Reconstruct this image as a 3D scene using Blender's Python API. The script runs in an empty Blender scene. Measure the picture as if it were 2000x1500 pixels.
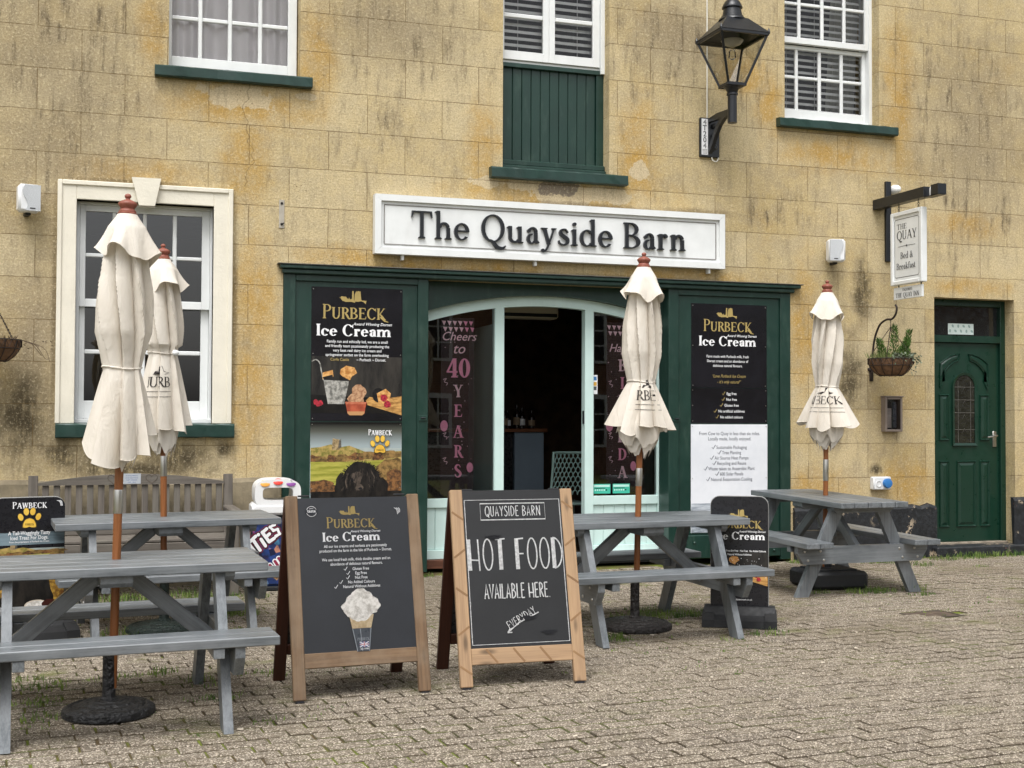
import bpy, bmesh, math, random
from mathutils import Vector, Matrix, Euler
R = math.radians
random.seed(7)
scene = bpy.context.scene
COL = scene.collection

# ------------------------------------------------------------------ camera
def make_camera():
    cd = bpy.data.cameras.new('camera'); co = bpy.data.objects.new('camera', cd); COL.objects.link(co)
    cd.sensor_width = 36.0; cd.lens = 44.627; cd.clip_start = 0.05; cd.clip_end = 400
    pi, ro, ya = R(1.5037), R(0.2196), R(-18.4001)
    fw = Vector((-math.sin(ya)*math.cos(pi), math.cos(ya)*math.cos(pi), math.sin(pi)))
    r = Vector((math.cos(ya), math.sin(ya), 0)); u = r.cross(fw)
    r2 = r*math.cos(ro)+u*math.sin(ro); u2 = u*math.cos(ro)-r*math.sin(ro)
    m = Matrix.Identity(4)
    for i in range(3):
        m[i][0], m[i][1], m[i][2] = r2[i], u2[i], -fw[i]
    m[0][3], m[1][3], m[2][3] = 0.0, -10.5813, 1.3578
    co.matrix_world = m
    scene.camera = co
make_camera()

# ------------------------------------------------------------------ sky, sun, exposure (overcast)
SUN_DIR = Vector((-0.34, -0.60, 1.35)).normalized()
el = math.asin(SUN_DIR.z); az = math.atan2(SUN_DIR.x, SUN_DIR.y)
world = bpy.data.worlds.new("World"); scene.world = world; world.use_nodes = True
wn = world.node_tree; wn.nodes.clear()
sky = wn.nodes.new('ShaderNodeTexSky'); sky.sky_type = 'NISHITA'; sky.sun_disc = False
sky.sun_elevation = el; sky.sun_rotation = az; sky.air_density = 1.0; sky.dust_density = 4.0; sky.ozone_density = 1.0
hs = wn.nodes.new('ShaderNodeHueSaturation'); hs.inputs['Saturation'].default_value = 0.16
bg = wn.nodes.new('ShaderNodeBackground'); bg.inputs['Strength'].default_value = 0.122
wo = wn.nodes.new('ShaderNodeOutputWorld')
wn.links.new(sky.outputs[0], hs.inputs['Color']); wn.links.new(hs.outputs[0], bg.inputs[0]); wn.links.new(bg.outputs[0], wo.inputs[0])
sd = bpy.data.lights.new('sun', 'SUN'); so = bpy.data.objects.new('sun', sd); COL.objects.link(so)
sd.energy = 1.15; sd.angle = R(32); sd.color = (1.0, 0.985, 0.965)
so.rotation_euler = (-SUN_DIR).to_track_quat('-Z', 'Y').to_euler(); so.location = (0, -8, 14)
scene.view_settings.view_transform = 'Standard'; scene.view_settings.look = 'None'
scene.view_settings.exposure = 1.05; scene.view_settings.gamma = 1.0
scene.view_settings.use_curve_mapping = False
scene.cycles.use_denoising = True
scene.cycles.max_bounces = 8; scene.cycles.transparent_max_bounces = 16

# ------------------------------------------------------------------ material helpers
def C(h, k=1.0):
    h = h.lstrip('#'); o = []
    for i in (0, 2, 4):
        v = int(h[i:i+2], 16)/255
        o.append((v/12.92 if v <= 0.04045 else ((v+0.055)/1.055)**2.4)*k)
    return (*o, 1.0)
class NT:
    def __init__(s, name):
        s.m = bpy.data.materials.new(name); s.m.use_nodes = True; s.t = s.m.node_tree; s.t.nodes.clear()
        s.out = s.t.nodes.new('ShaderNodeOutputMaterial')
    def n(s, typ, **kw):
        nd = s.t.nodes.new('ShaderNode'+typ)
        for k, v in kw.items(): setattr(nd, k, v)
        return nd
    def put(s, sock, v):
        if v is None: return
        if isinstance(v, bpy.types.NodeSocket): s.t.links.new(v, sock)
        else: sock.default_value = v
    def coord(s, kind='Object'): return s.n('TexCoord').outputs[kind]
    def attr(s, name):
        a = s.n('Attribute'); a.attribute_name = name; return a
    def mapping(s, vec, scale=(1,1,1), loc=(0,0,0), rot=(0,0,0)):
        m = s.n('Mapping'); s.put(m.inputs['Vector'], vec); m.inputs['Scale'].default_value = scale
        m.inputs['Location'].default_value = loc; m.inputs['Rotation'].default_value = rot; return m.outputs[0]
    def noise(s, vec, scale, detail=4, rough=.55, dist=0, out='Fac'):
        t = s.n('TexNoise'); s.put(t.inputs['Vector'], vec); t.inputs['Scale'].default_value = scale
        t.inputs['Detail'].default_value = detail; t.inputs['Roughness'].default_value = rough; t.inputs['Distortion'].default_value = dist
        return t.outputs[out]
    def vor(s, vec, scale, feature='F1', out='Distance'):
        t = s.n('TexVoronoi', feature=feature); s.put(t.inputs['Vector'], vec); t.inputs['Scale'].default_value = scale; return t.outputs[out]
    def math(s, op, a, b=None, c=None, clamp=False):
        m = s.n('Math', operation=op, use_clamp=clamp); s.put(m.inputs[0], a)
        if b is not None: s.put(m.inputs[1], b)
        if c is not None: s.put(m.inputs[2], c)
        return m.outputs[0]
    def remap(s, v, a, b, c=0.0, d=1.0, smooth=True):
        m = s.n('MapRange', interpolation_type='SMOOTHSTEP' if smooth else 'LINEAR', clamp=True); s.put(m.inputs[0], v)
        for i, x in enumerate((a, b, c, d)): m.inputs[i+1].default_value = x
        return m.outputs[0]
    def mix(s, f, a, b, mode='MIX'):
        m = s.n('Mix', data_type='RGBA', blend_type=mode, clamp_factor=True)
        s.put(m.inputs[0], f); s.put(m.inputs[6], a); s.put(m.inputs[7], b); return m.outputs[2]
    def ramp(s, f, stops):
        r = s.n('ValToRGB'); s.put(r.inputs[0], f); e = r.color_ramp.elements
        while len(e) < len(stops): e.new(0.5)
        for x, (p, c) in zip(e, stops): x.position = p; x.color = c
        return r.outputs[0]
    def sep(s, v):
        x = s.n('SeparateXYZ'); s.put(x.inputs[0], v); return x.outputs
    def comb(s, x=0, y=0, z=0):
        c = s.n('CombineXYZ'); s.put(c.inputs[0], x); s.put(c.inputs[1], y); s.put(c.inputs[2], z); return c.outputs[0]
    def bump(s, h, strength=.3, dist=.01, normal=None):
        b = s.n('Bump'); s.put(b.inputs['Height'], h); b.inputs['Strength'].default_value = strength; b.inputs['Distance'].default_value = dist
        if normal is not None: s.put(b.inputs['Normal'], normal)
        return b.outputs[0]
    def principled(s, col, rough=.5, metal=0.0, normal=None, spec=.5, **kw):
        p = s.n('BsdfPrincipled'); s.put(p.inputs['Base Color'], col); s.put(p.inputs['Roughness'], rough)
        p.inputs['Metallic'].default_value = metal; p.inputs['Specular IOR Level'].default_value = spec
        if normal is not None: s.put(p.inputs['Normal'], normal)
        for k, v in kw.items(): s.put(p.inputs[k], v)
        s.t.links.new(p.outputs[0], s.out.inputs[0]); return p

MATS = {}
def paint(name, col, rough=.45, var=.12, vscale=3.0, bump=.05, bscale=60, metal=0.0, spec=.5, dirt=0.0, dirtcol='#3a3226'):
    """a plain coat with slight unevenness, optional dirt"""
    if name in MATS: return MATS[name]
    s = NT(name); co = s.coord()
    c = C(col) if isinstance(col, str) else col
    f = s.noise(co, vscale, 5, .6)
    dark = tuple(x*(1-var) for x in c[:3])+(1,); light = tuple(min(1, x*(1+var)) for x in c[:3])+(1,)
    base = s.mix(s.remap(f, .3, .7), dark, light)
    if dirt:
        d = s.noise(s.mapping(co, (5, 5, 1.2)), 2.2, 6, .7)
        base = s.mix(s.math('MULTIPLY', s.remap(d, .5, .78), dirt), base, C(dirtcol))
    rr = s.remap(s.noise(co, vscale*4, 3), .2, .8, max(.02, rough-.08), min(1, rough+.08))
    nrm = s.bump(s.noise(co, bscale, 3, .6), bump, .004) if bump else None
    s.principled(base, rr, metal, nrm, spec)
    MATS[name] = s.m; return s.m
def wood(name, c1, c2, rough=.6, bump=.25, grain=1.0, weather=0.0, wcol='#6b675f', knots=False, spec=.4):
    """grain runs along the first axis of the vertex attribute g"""
    if name in MATS: return MATS[name]
    s = NT(name); g = s.attr('g').outputs['Vector']
    st = s.mapping(g, (1.6*grain, 34*grain, 34*grain))
    a = s.noise(st, 1.0, 6, .65, .6)
    b = s.noise(s.mapping(g, (5, 160, 160)), 1.0, 3, .6)
    f = s.math('ADD', s.math('MULTIPLY', a, .7), s.math('MULTIPLY', b, .3))
    col = s.mix(s.remap(f, .33, .67), C(c1), C(c2))
    if knots:
        v = s.vor(s.mapping(g, (3.2, 11, 11)), 1.0)
        col = s.mix(s.remap(v, .05, .22, .85, 0), col, tuple(x*.35 for x in C(c1)[:3])+(1,))
    if weather:
        w = s.noise(g, 3.0, 5, .65)
        col = s.mix(s.math('MULTIPLY', s.remap(w, .38, .68), weather), col, C(wcol))
    nrm = s.bump(f, bump, .003)
    s.principled(col, s.remap(f, .3, .7, rough-.07, rough+.1), 0, nrm, spec)
    MATS[name] = s.m; return s.m
def flat(name, col, rough=.5, spec=.4):
    return paint(name, col, rough, var=.04, vscale=9, bump=0, spec=spec)
def glass(name, tint=(1, 1, 1, 1), refl=1.0, rough=.0):
    if name in MATS: return MATS[name]
    s = NT(name)
    fr = s.n('Fresnel'); fr.inputs['IOR'].default_value = 1.5
    wav = s.bump(s.noise(s.coord(), 1.6, 2), .012, .02)
    gl = s.n('BsdfGlossy'); gl.inputs['Roughness'].default_value = rough; s.put(gl.inputs['Normal'], wav)
    tr = s.n('BsdfTransparent'); tr.inputs[0].default_value = tint
    mx = s.n('MixShader'); s.put(mx.inputs[0], s.math('MULTIPLY', fr.outputs[0], refl, clamp=True))
    s.t.links.new(tr.outputs[0], mx.inputs[1]); s.t.links.new(gl.outputs[0], mx.inputs[2]); s.t.links.new(mx.outputs[0], s.out.inputs[0])
    MATS[name] = s.m; return s.m

# ------------------------------------------------------------------ mesh helpers
class MB:
    """collects shapes; build() links them as ONE mesh object"""
    def __init__(s): s.v = []; s.f = []; s.mi = []; s.g = []; s.mats = []
    def slot(s, mat):
        if mat not in s.mats: s.mats.append(mat)
        return s.mats.index(mat)
    def add(s, vs, fs, mat, M=None, g=None):
        o = len(s.v); k = s.slot(mat)
        for i, p in enumerate(vs):
            p = Vector(p); s.g.append(tuple(g[i]) if g is not None else tuple(p))
            s.v.append(tuple(M @ p) if M is not None else tuple(p))
        for f in fs: s.f.append([o+i for i in f]); s.mi.append(k)
        return s
    def box(s, c, d, mat, b=.003, M=None):
        hx, hy, hz = d[0]/2, d[1]/2, d[2]/2
        b = min(b, hx*.45, hy*.45, hz*.45)
        vs = []; idx = {}
        for i in (-1, 1):
            for j in (-1, 1):
                for k in (-1, 1):
                    for ax in range(3):
                        q = [i*(hx-(b if ax != 0 else 0)), j*(hy-(b if ax != 1 else 0)), k*(hz-(b if ax != 2 else 0))]
                        idx[i, j, k, ax] = len(vs); vs.append(q)
        fs = []
        for sgn in (-1, 1):
            fs += [[idx[sgn, -1, -1, 0], idx[sgn, 1, -1, 0], idx[sgn, 1, 1, 0], idx[sgn, -1, 1, 0]],
                   [idx[-1, sgn, -1, 1], idx[1, sgn, -1, 1], idx[1, sgn, 1, 1], idx[-1, sgn, 1, 1]],
                   [idx[-1, -1, sgn, 2], idx[1, -1, sgn, 2], idx[1, 1, sgn, 2], idx[-1, 1, sgn, 2]]]
        for a in (-1, 1):
            for c2 in (-1, 1):
                fs += [[idx[a, c2, -1, 0], idx[a, c2, 1, 0], idx[a, c2, 1, 1], idx[a, c2, -1, 1]],
                       [idx[a, -1, c2, 0], idx[a, 1, c2, 0], idx[a, 1, c2, 2], idx[a, -1, c2, 2]],
                       [idx[-1, a, c2, 1], idx[1, a, c2, 1], idx[1, a, c2, 2], idx[-1, a, c2, 2]]]
                for e in (-1, 1): fs.append([idx[a, c2, e, 0], idx[a, c2, e, 1], idx[a, c2, e, 2]])
        order = sorted(range(3), key=lambda t: -d[t]); rnd = [random.uniform(0, 40) for _ in range(3)]
        gg = [[q[order[t]]+rnd[t] for t in range(3)] for q in vs]
        vs = [(q[0]+c[0], q[1]+c[1], q[2]+c[2]) for q in vs]
        return s.add(vs, fs, mat, M, gg)
    def span(s, x0, x1, y0, y1, z0, z1, mat, b=.003, M=None):
        return s.box(((x0+x1)/2, (y0+y1)/2, (z0+z1)/2), (abs(x1-x0), abs(y1-y0), abs(z1-z0)), mat, b, M)
    def bar(s, p0, p1, w, h, mat, up=(0, 0, 1), b=.003, M=None):
        """box from p0 to p1; w across, h along up"""
        p0, p1 = Vector(p0), Vector(p1); d = p1-p0; L = d.length; x = d/L; u = Vector(up)
        y = u.cross(x).normalized(); z = x.cross(y)
        B = Matrix(((x.x, y.x, z.x, 0), (x.y, y.y, z.y, 0), (x.z, y.z, z.z, 0), (0, 0, 0, 1)))
        B.translation = (p0+p1)/2
        return s.box((0, 0, 0), (L, w, h), mat, b, (M @ B) if M is not None else B)
    def prism(s, poly, y0, y1, mat, M=None, axes='xz'):
        """extrude a 2D outline; axes xz: along y"""
        n = len(poly)
        f3 = (lambda a, b, y: (a, y, b)) if axes == 'xz' else ((lambda a, b, y: (y, a, b)) if axes == 'yz' else (lambda a, b, y: (a, b, y)))
        vs = [f3(a, b, y0) for a, b in poly]+[f3(a, b, y1) for a, b in poly]
        fs = [list(range(n)), list(range(2*n-1, n-1, -1))]+[[i, (i+1) % n, n+(i+1) % n, n+i] for i in range(n)]
        rnd = random.uniform(0, 30); xs = [q[0] for q in poly]; zs = [q[1] for q in poly]
        sw = (max(zs)-min(zs)) > (max(xs)-min(xs))
        gg = [((b if sw else a)+rnd, (a if sw else b)+rnd, y) for y in (y0, y1) for a, b in poly]
        return s.add(vs, fs, mat, M, gg)
    def sheet(s, poly, y, mat, M=None):
        return s.add([(a, y, b) for a, b in poly], [list(range(len(poly)))], mat, M)
    def lathe(s, prof, mat, n=24, M=None, cap=True):
        vs = []; fs = []
        for r, z in prof:
            for i in range(n):
                a = 2*math.pi*i/n; vs.append((r*math.cos(a), r*math.sin(a), z))
        for j in range(len(prof)-1):
            for i in range(n):
                fs.append([j*n+i, j*n+(i+1) % n, (j+1)*n+(i+1) % n, (j+1)*n+i])
        if cap:
            fs.append(list(range(n))[::-1]); fs.append([(len(prof)-1)*n+i for i in range(n)])
        gg = [(v[2], v[0], v[1]) for v in vs]
        return s.add(vs, fs, mat, M, gg)
    def tube(s, pts, r, mat, n=8, M=None, closed=False, cap=True):
        pts = [Vector(p) for p in pts]; m = len(pts); vs = []; fs = []; prev = None
        rr = r if isinstance(r, (list, tuple)) else [r]*m
        for i, p in enumerate(pts):
            a = pts[(i-1) % m] if (closed or i > 0) else p; b2 = pts[(i+1) % m] if (closed or i < m-1) else p
            t = (b2-a).normalized()
            ref = prev if prev is not None else (Vector((0, 0, 1)) if abs(t.z) < .9 else Vector((1, 0, 0)))
            u = (ref-t*ref.dot(t)).normalized(); w = t.cross(u); prev = u
            for k in range(n):
                an = 2*math.pi*k/n; vs.append(p+(u*math.cos(an)+w*math.sin(an))*rr[i])
        for i in range(m if closed else m-1):
            for k in range(n):
                j = (i+1) % m; fs.append([i*n+k, i*n+(k+1) % n, j*n+(k+1) % n, j*n+k])
        if cap and not closed: fs.append(list(range(n))[::-1]); fs.append([(m-1)*n+k for k in range(n)])
        return s.add(vs, fs, mat, M)
    def build(s, name, parent=None, smooth=None, recalc=True, solid=0.0):
        me = bpy.data.meshes.new(name); me.from_pydata(s.v, [], s.f)
        for m in s.mats: me.materials.append(m)
        me.polygons.foreach_set('material_index', s.mi)
        at = me.attributes.new('g', 'FLOAT_VECTOR', 'POINT')
        at.data.foreach_set('vector', [x for q in s.g for x in q])
        if recalc or smooth is not None:
            bm = bmesh.new(); bm.from_mesh(me)
            if recalc: bmesh.ops.recalc_face_normals(bm, faces=bm.faces)
            if smooth is not None:
                for f in bm.faces: f.smooth = True
                for e in bm.edges:
                    if len(e.link_faces) == 2 and e.calc_face_angle(0) > R(smooth): e.smooth = False
            bm.to_mesh(me); bm.free()
        me.update()
        o = bpy.data.objects.new(name, me); COL.objects.link(o)
        if parent is not None: o.parent = parent
        if solid:
            md = o.modifiers.new('thickness', 'SOLIDIFY'); md.thickness = solid; md.offset = -1
        return o
def tag(o, label=None, cat=None, group=None, kind=None):
    if label: o['label'] = label
    if cat: o['category'] = cat
    if group: o['group'] = group
    if kind: o['kind'] = kind
    return o
def thing(name, label, cat, loc=(0, 0, 0), rot=(0, 0, 0), group=None):
    o = bpy.data.objects.new(name, None); COL.objects.link(o); o.location = loc; o.rotation_euler = rot; o.empty_display_size = .1
    return tag(o, label, cat, group)
def copy_tree(o, parent=None):
    c = o.copy(); COL.objects.link(c); c.parent = parent
    for ch in list(o.children): copy_tree(ch, c)
    return c
def gz(x, y): return 0.0018*x+0.0185*y
def ground_rot(yaw):
    n = Vector((-0.0018, -0.0185, 1)).normalized(); q = Vector((0, 0, 1)).rotation_difference(n)
    return (q.to_matrix() @ Matrix.Rotation(yaw, 3, 'Z')).to_euler()
def T(x, y, z, rz=0, rx=0, ry=0):
    return Matrix.Translation((x, y, z)) @ Euler((rx, ry, rz)).to_matrix().to_4x4()

# ------------------------------------------------------------------ lettering
class Ink:
    """flat lettering and pictures on a local x-z sheet facing -y; each layer lies a hair further out"""
    def __init__(s, y=0.0, step=.00004): s.mb = MB(); s.y = y; s.step = step; s.n = 0; s.clip = None
    def cut(s, P):
        if s.clip is None: return P
        x0, x1, z0, z1 = s.clip
        for ax, lim, sg in ((0, x0, 1), (0, x1, -1), (1, z0, 1), (1, z1, -1)):
            o = []
            for i in range(len(P)):
                a, b = P[i-1], P[i]; ia, ib = (a[ax]-lim)*sg >= 0, (b[ax]-lim)*sg >= 0
                if ia != ib:
                    t = (lim-a[ax])/(b[ax]-a[ax]); o.append((a[0]+(b[0]-a[0])*t, a[1]+(b[1]-a[1])*t))
                if ib: o.append(b)
            P = o
            if len(P) < 3: return []
        return P
    def poly(s, pts, mat, M=None):
        pts = s.cut(pts)
        if len(pts) < 3: return
        s.n += 1; s.mb.sheet(pts, s.y-.0006-s.n*s.step, mat, M)
    def tri(s, vs, fs, mat):
        s.n += 1; y = s.y-.0006-s.n*s.step
        if s.clip is not None:
            for f in fs:
                P = s.cut([vs[i] for i in f])
                if len(P) > 2: s.mb.add([(a, y, b) for a, b in P], [list(range(len(P)))], mat)
            return
        s.mb.add([(a, y, b) for a, b in vs], fs, mat)
    def strip(s, pts, w, mat, closed=False):
        vs, fs = strip2d(pts, w, closed); s.tri(vs, fs, mat)
    def ell(s, cx, cz, rx, rz, mat, n=20, rot=0, a0=0, a1=360):
        P = []
        for i in range(n if a1-a0 >= 360 else n+1):
            a = R(a0+(a1-a0)*i/n); x, z = rx*math.cos(a), rz*math.sin(a)
            P.append((cx+x*math.cos(rot)-z*math.sin(rot), cz+x*math.sin(rot)+z*math.cos(rot)))
        s.poly(P, mat)
    def rect(s, x0, x1, z0, z1, mat): s.poly([(x0, z0), (x1, z0), (x1, z1), (x0, z1)], mat)
    def blob(s, cx, cz, rx, rz, mat, rough=.12, n=26, seed=0):
        rr = random.Random(seed); ph = [rr.uniform(0, 6.28) for _ in range(4)]
        P = []
        for i in range(n):
            a = 2*math.pi*i/n; k = 1+rough*(math.sin(3*a+ph[0])+.7*math.sin(5*a+ph[1])+.6*math.sin(9*a+ph[2]))
            P.append((cx+rx*k*math.cos(a), cz+rz*k*math.sin(a)))
        s.poly(P, mat)
    def text(s, t, x, z, size, mat, align='c', bold=0.0, shear=0.0, sx=1.0):
        vs, fs, w = sans(t, bold)
        o = -w/2 if align == 'c' else (0 if align == 'l' else -w)
        s.tri([(x+((a+o)*sx+b*shear)*size, z+b*size) for a, b in vs], fs, mat)
        return w*size*sx
    def serif(s, t, x, z, h, mat, align='c', Tk=.15, tn=.05, S=.07, gap=.06, sx=1.0, caps=None, width=None):
        glyphs, w = serif_run(t, Tk, tn, S, gap, caps)
        if width: sx = width/(w*h)
        o = -w/2 if align == 'c' else (0 if align == 'l' else -w)
        for vs, fs in glyphs: s.tri([(x+(a+o)*h*sx, z+b*h) for a, b in vs], fs, mat)
        return w*h*sx
    def hand(s, t, x, z, h, mat, w=.08, align='c', sx=1.0, gap=.14, rot=0.0, heavy=0.0, width=None):
        runs, W = hand_run(t, gap)
        if width: sx = width/(W*h)
        o = -W/2 if align == 'c' else 0
        ca, sa = math.cos(rot), math.sin(rot)
        for pts, first in runs:
            q = [((a+o)*h*sx, b*h) for a, b in pts]
            q = [(x+a*ca-b*sa, z+a*sa+b*ca) for a, b in q]
            s.strip(q, h*(w+(heavy if first else 0)), mat)
    def build(s, name, parent=None): return s.mb.build(name, parent, recalc=False)
def strip2d(pts, w, closed=False):
    m = len(pts); vs = []; fs = []
    ws = w if isinstance(w, (list, tuple)) else [w]*m
    for i, p in enumerate(pts):
        a = pts[i-1] if (closed or i > 0) else p; b = pts[(i+1) % m] if (closed or i < m-1) else p
        dx, dz = b[0]-a[0], b[1]-a[1]; l = math.hypot(dx, dz) or 1
        nx, nz = -dz/l*ws[i]/2, dx/l*ws[i]/2
        vs += [(p[0]+nx, p[1]+nz), (p[0]-nx, p[1]-nz)]
    for i in range(m if closed else m-1):
        j = (i+1) % m; fs.append([2*i, 2*i+1, 2*j+1, 2*j])
    return vs, fs
_sans = {}
def sans(t, bold=0.0):
    k = (t, bold)
    if k not in _sans:
        cu = bpy.data.curves.new('t', 'FONT'); cu.body = t; cu.size = 1; cu.offset = bold; cu.resolution_u = 3; cu.fill_mode = 'FRONT'
        ob = bpy.data.objects.new('t', cu); COL.objects.link(ob)
        me = bpy.data.meshes.new_from_object(ob)
        vs = [(v.co.x, v.co.y) for v in me.vertices]; fs = [list(p.vertices) for p in me.polygons]
        bpy.data.objects.remove(ob); bpy.data.meshes.remove(me); bpy.data.curves.remove(cu)
        w = max([v[0] for v in vs] or [0])
        _sans[k] = (vs, fs, w)
    return _sans[k]
def spline(P, n=6):
    out = []
    for i in range(len(P)-1):
        p0 = P[max(i-1, 0)]; p1 = P[i]; p2 = P[i+1]; p3 = P[min(i+2, len(P)-1)]
        for k in range(n):
            t = k/n
            out.append(tuple(.5*(2*b+(c-a)*t+(2*a-5*b+4*c-d)*t*t+(3*b-a-3*c+d)*t**3) for a, b, c, d in zip(p0, p1, p2, p3)))
    out.append(tuple(P[-1])); return out
def serif_glyph(ch, T, t, S):
    """roman letter: cap height 1, x height .62. list of (verts, faces), advance"""
    o = []; X = .62
    def q(P): o.append((P, [list(range(len(P)))]))
    def V(x, y0, y1, s0=1, s1=1, w=None):
        w = w or T; q([(x-w/2, y0), (x+w/2, y0), (x+w/2, y1), (x-w/2, y1)])
        h = w/2+S
        if s0: q([(x-h, y0), (x+h, y0), (x+h, y0+t*.6), (x+w/2, y0+t*1.5), (x-w/2, y0+t*1.5), (x-h, y0+t*.6)])
        if s1 == 1: q([(x-h, y1), (x-h, y1-t*.6), (x-w/2, y1-t*1.5), (x+w/2, y1-t*1.5), (x+h, y1-t*.6), (x+h, y1)])
        if s1 == 2: q([(x-h, y1-t*.9), (x-w/2, y1-t*2), (x, y1-t*.6), (x+w/2, y1), (x-w/2, y1-t*.2)])
    def Hb(x0, x1, y, h=None):
        h = h or t; q([(x0, y), (x1, y), (x1, y+h), (x0, y+h)])
    def D(x0, y0, x1, y1, w, s0=0, s1=0):
        q([(x0-w/2, y0), (x0+w/2, y0), (x1+w/2, y1), (x1-w/2, y1)])
        for x, y, f, dy in ((x0, y0, s0, 1), (x1, y1, s1, -1)):
            if f: q([(x-w/2-S, y), (x+w/2+S, y), (x+w/2+S, y+dy*t*.7), (x-w/2-S, y+dy*t*.7)])
    def A(cx, cy, rx, ry, a0, a1, wv=None, wh=None, n=18):
        wv = T if wv is None else wv; wh = t*1.15 if wh is None else wh; vs = []
        for i in range(n+1):
            a = R(a0+(a1-a0)*i/n); vs += [(cx+rx*math.cos(a), cy+ry*math.sin(a)), (cx+(rx-wv)*math.cos(a), cy+(ry-wh)*math.sin(a))]
        o.append((vs, [[2*i, 2*i+1, 2*i+3, 2*i+2] for i in range(n)]))
    def dot(x, y, r): q([(x+r*math.cos(a*.5236), y+r*math.sin(a*.5236)) for a in range(12)])
    def P(pts, ws, n=5):
        vs, fs = strip2d(spline(pts, n), [w[0] for w in spline([(w,) for w in ws], n)]); o.append((vs, fs))
    k = T/2+S
    if ch == 'I' or ch == 'i':
        if ch == 'I': V(k, 0, 1)
        else: V(k, 0, X, 1, 2); dot(k, X+.2, T*.58)
        w = 2*k
    elif ch == 'T':
        V(.36, 0, 1, 1, 0); Hb(.02, .70, 1-t*1.2, t*1.2)
        q([(.0, .76), (.03, .76), (.09, 1-t), (.02, 1)]); q([(.72, .76), (.69, .76), (.63, 1-t), (.70, 1)]); w = .72
    elif ch == 'h' or ch == 'n' or ch == 'm':
        V(k, 0, 1.04 if ch == 'h' else X, 1, 2); a = .30+T*.3
        A(k+a/2+T/4, X-.22, a/2+T*.25, .23, 12, 170, T*.9, t*1.8); x2 = k+a+T*.08; V(x2, 0, X-.2, 1, 0); w = x2+k
        if ch == 'm':
            A(x2+a/2+T/4, X-.22, a/2+T*.25, .23, 12, 170, T*.9, t*1.8); V(x2+a+T*.08, 0, X-.2, 1, 0); w = x2+a+T*.08+k
    elif ch == 'r':
        V(k, 0, X, 1, 2); A(k+.15, X-.16, .15, .17, 60, 170, T*.7, t*1.7); dot(k+.2, X-.09, T*.55); w = k+.27+T*.2
    elif ch in 'ce':
        rx = .25+T*.12; A(rx, X/2, rx, X/2+.015, 30 if ch == 'c' else 0, 322, T, t*1.1)
        if ch == 'c': dot(rx*1.72, X*.74, T*.52)
        else: Hb(T*.6, 2*rx-T*.15, X*.5, t*1.1)
        w = 2*rx
    elif ch == 'o':
        rx = .27+T*.12; A(rx, X/2, rx, X/2+.015, 0, 360, T, t*1.1, 28); w = 2*rx
    elif ch == 'd':
        rx = .25+T*.1; A(rx, X/2, rx, X/2+.015, 40, 320, T, t*1.1); V(2*rx-T*.35, 0, 1.04, 0, 2); q([(2*rx-T*.4, 0), (2*rx+S+T*.3, 0), (2*rx+S+T*.3, t*.7), (2*rx, t*1.4)]); w = 2*rx+S+T*.2
    elif ch == 'a':
        x = .36+T*.1; V(x, .08, X-.2, 0, 0); A(x-.14+T*.2, X-.19, .14+T*.3, .20, 0, 150, T*.9, t*1.3); dot(x-.25, X-.14, T*.55)
        A(x-.15, .18, .17+T*.1, .195, 75, 330, T*.95, t*1.1); q([(x-T*.5, .1), (x+.02, 0), (x+.13, .03), (x+.11, .07), (x+T*.5, .12)]); w = x+.12
    elif ch == 'u':
        a = .31+T*.3; V(k, .2, X, 0, 2); A(k+a/2-T*.1, .22, a/2+T*.4, .235, 180, 330, T*.9, t*1.8); V(k+a, 0, X, 0, 2)
        q([(k+a-T*.4, 0), (k+a+T/2+S, 0), (k+a+T/2+S, t*.7), (k+a, t*1.4)]); w = k+a+k
    elif ch == 'y':
        D(.27, 0, .08+T*.2, X, T, 0, 1); D(.27, 0, .46, X, t*1.2, 0, 1); P([(.27, .02), (.2, -.16), (.1, -.27), (.04, -.26)], [t*1.2, t*1.3, t*1.8, t*1.5]); dot(.05, -.235, T*.5); w = .52
    elif ch == 's':
        P([(.36, .47), (.27, .6), (.12, .56), (.1, .43), (.22, .33), (.35, .22), (.33, .07), (.2, .01), (.06, .06), (.03, .17)], [t, t*1.1, T*.75, T*.95, T*1.05, T*1.0, T*.8, t*1.3, t*1.1, t]); w = .4
    elif ch == 'k':
        V(k, 0, 1.04, 1, 2); D(k+.05, .25, k+.3, X, t*1.3, 0, 1); D(k+.36, 0, k+.14, .38, T*1.1, 1, 0); w = k+.46
    elif ch == 't':
        V(.14, .08, .82, 0, 0); Hb(.02, .30, X-t, t); A(.25, .13, .11+T*.5, .14, 180, 320, T*.9, t*1.4); w = .34
    elif ch == 'f':
        V(k, 0, .85, 1, 0); Hb(.02, .32, X-t, t); A(k+.12, .85, .12+T/2, .19, 50, 180, T, t*1.4); dot(k+.2, .95, T*.5); w = .36
    elif ch == 'Q':
        A(.41, .5, .41, .52, 0, 360, T*1.05, t*1.1, 36); P([(.3, .06), (.42, -.02), (.56, -.2), (.74, -.24), (.86, -.14)], [t*1.2, T*.9, T*1.1, T*.9, t*.8]); w = .82
    elif ch in 'CG':
        A(.40, .5, .40, .52, 38, 322, T, t*1.1, 28); q([(.70, .99), (.74, .99), (.75, .68), (.72, .68), (.66, .84)]); w = .76
    elif ch in 'DO0':
        if ch == 'D': V(k, 0, 1); A(k+.12, .5, .48, .5, -90, 90, T*1.05, t); Hb(k, k+.13, 0); Hb(k, k+.13, 1-t); w = k+.62
        else: rx = .31 if ch == '0' else .41; A(rx, .5, rx, .51, 0, 360, T*1.05, t, 30); w = 2*rx
    elif ch in 'PRB':
        V(k, 0, 1); rx = .26+T*.3
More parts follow.
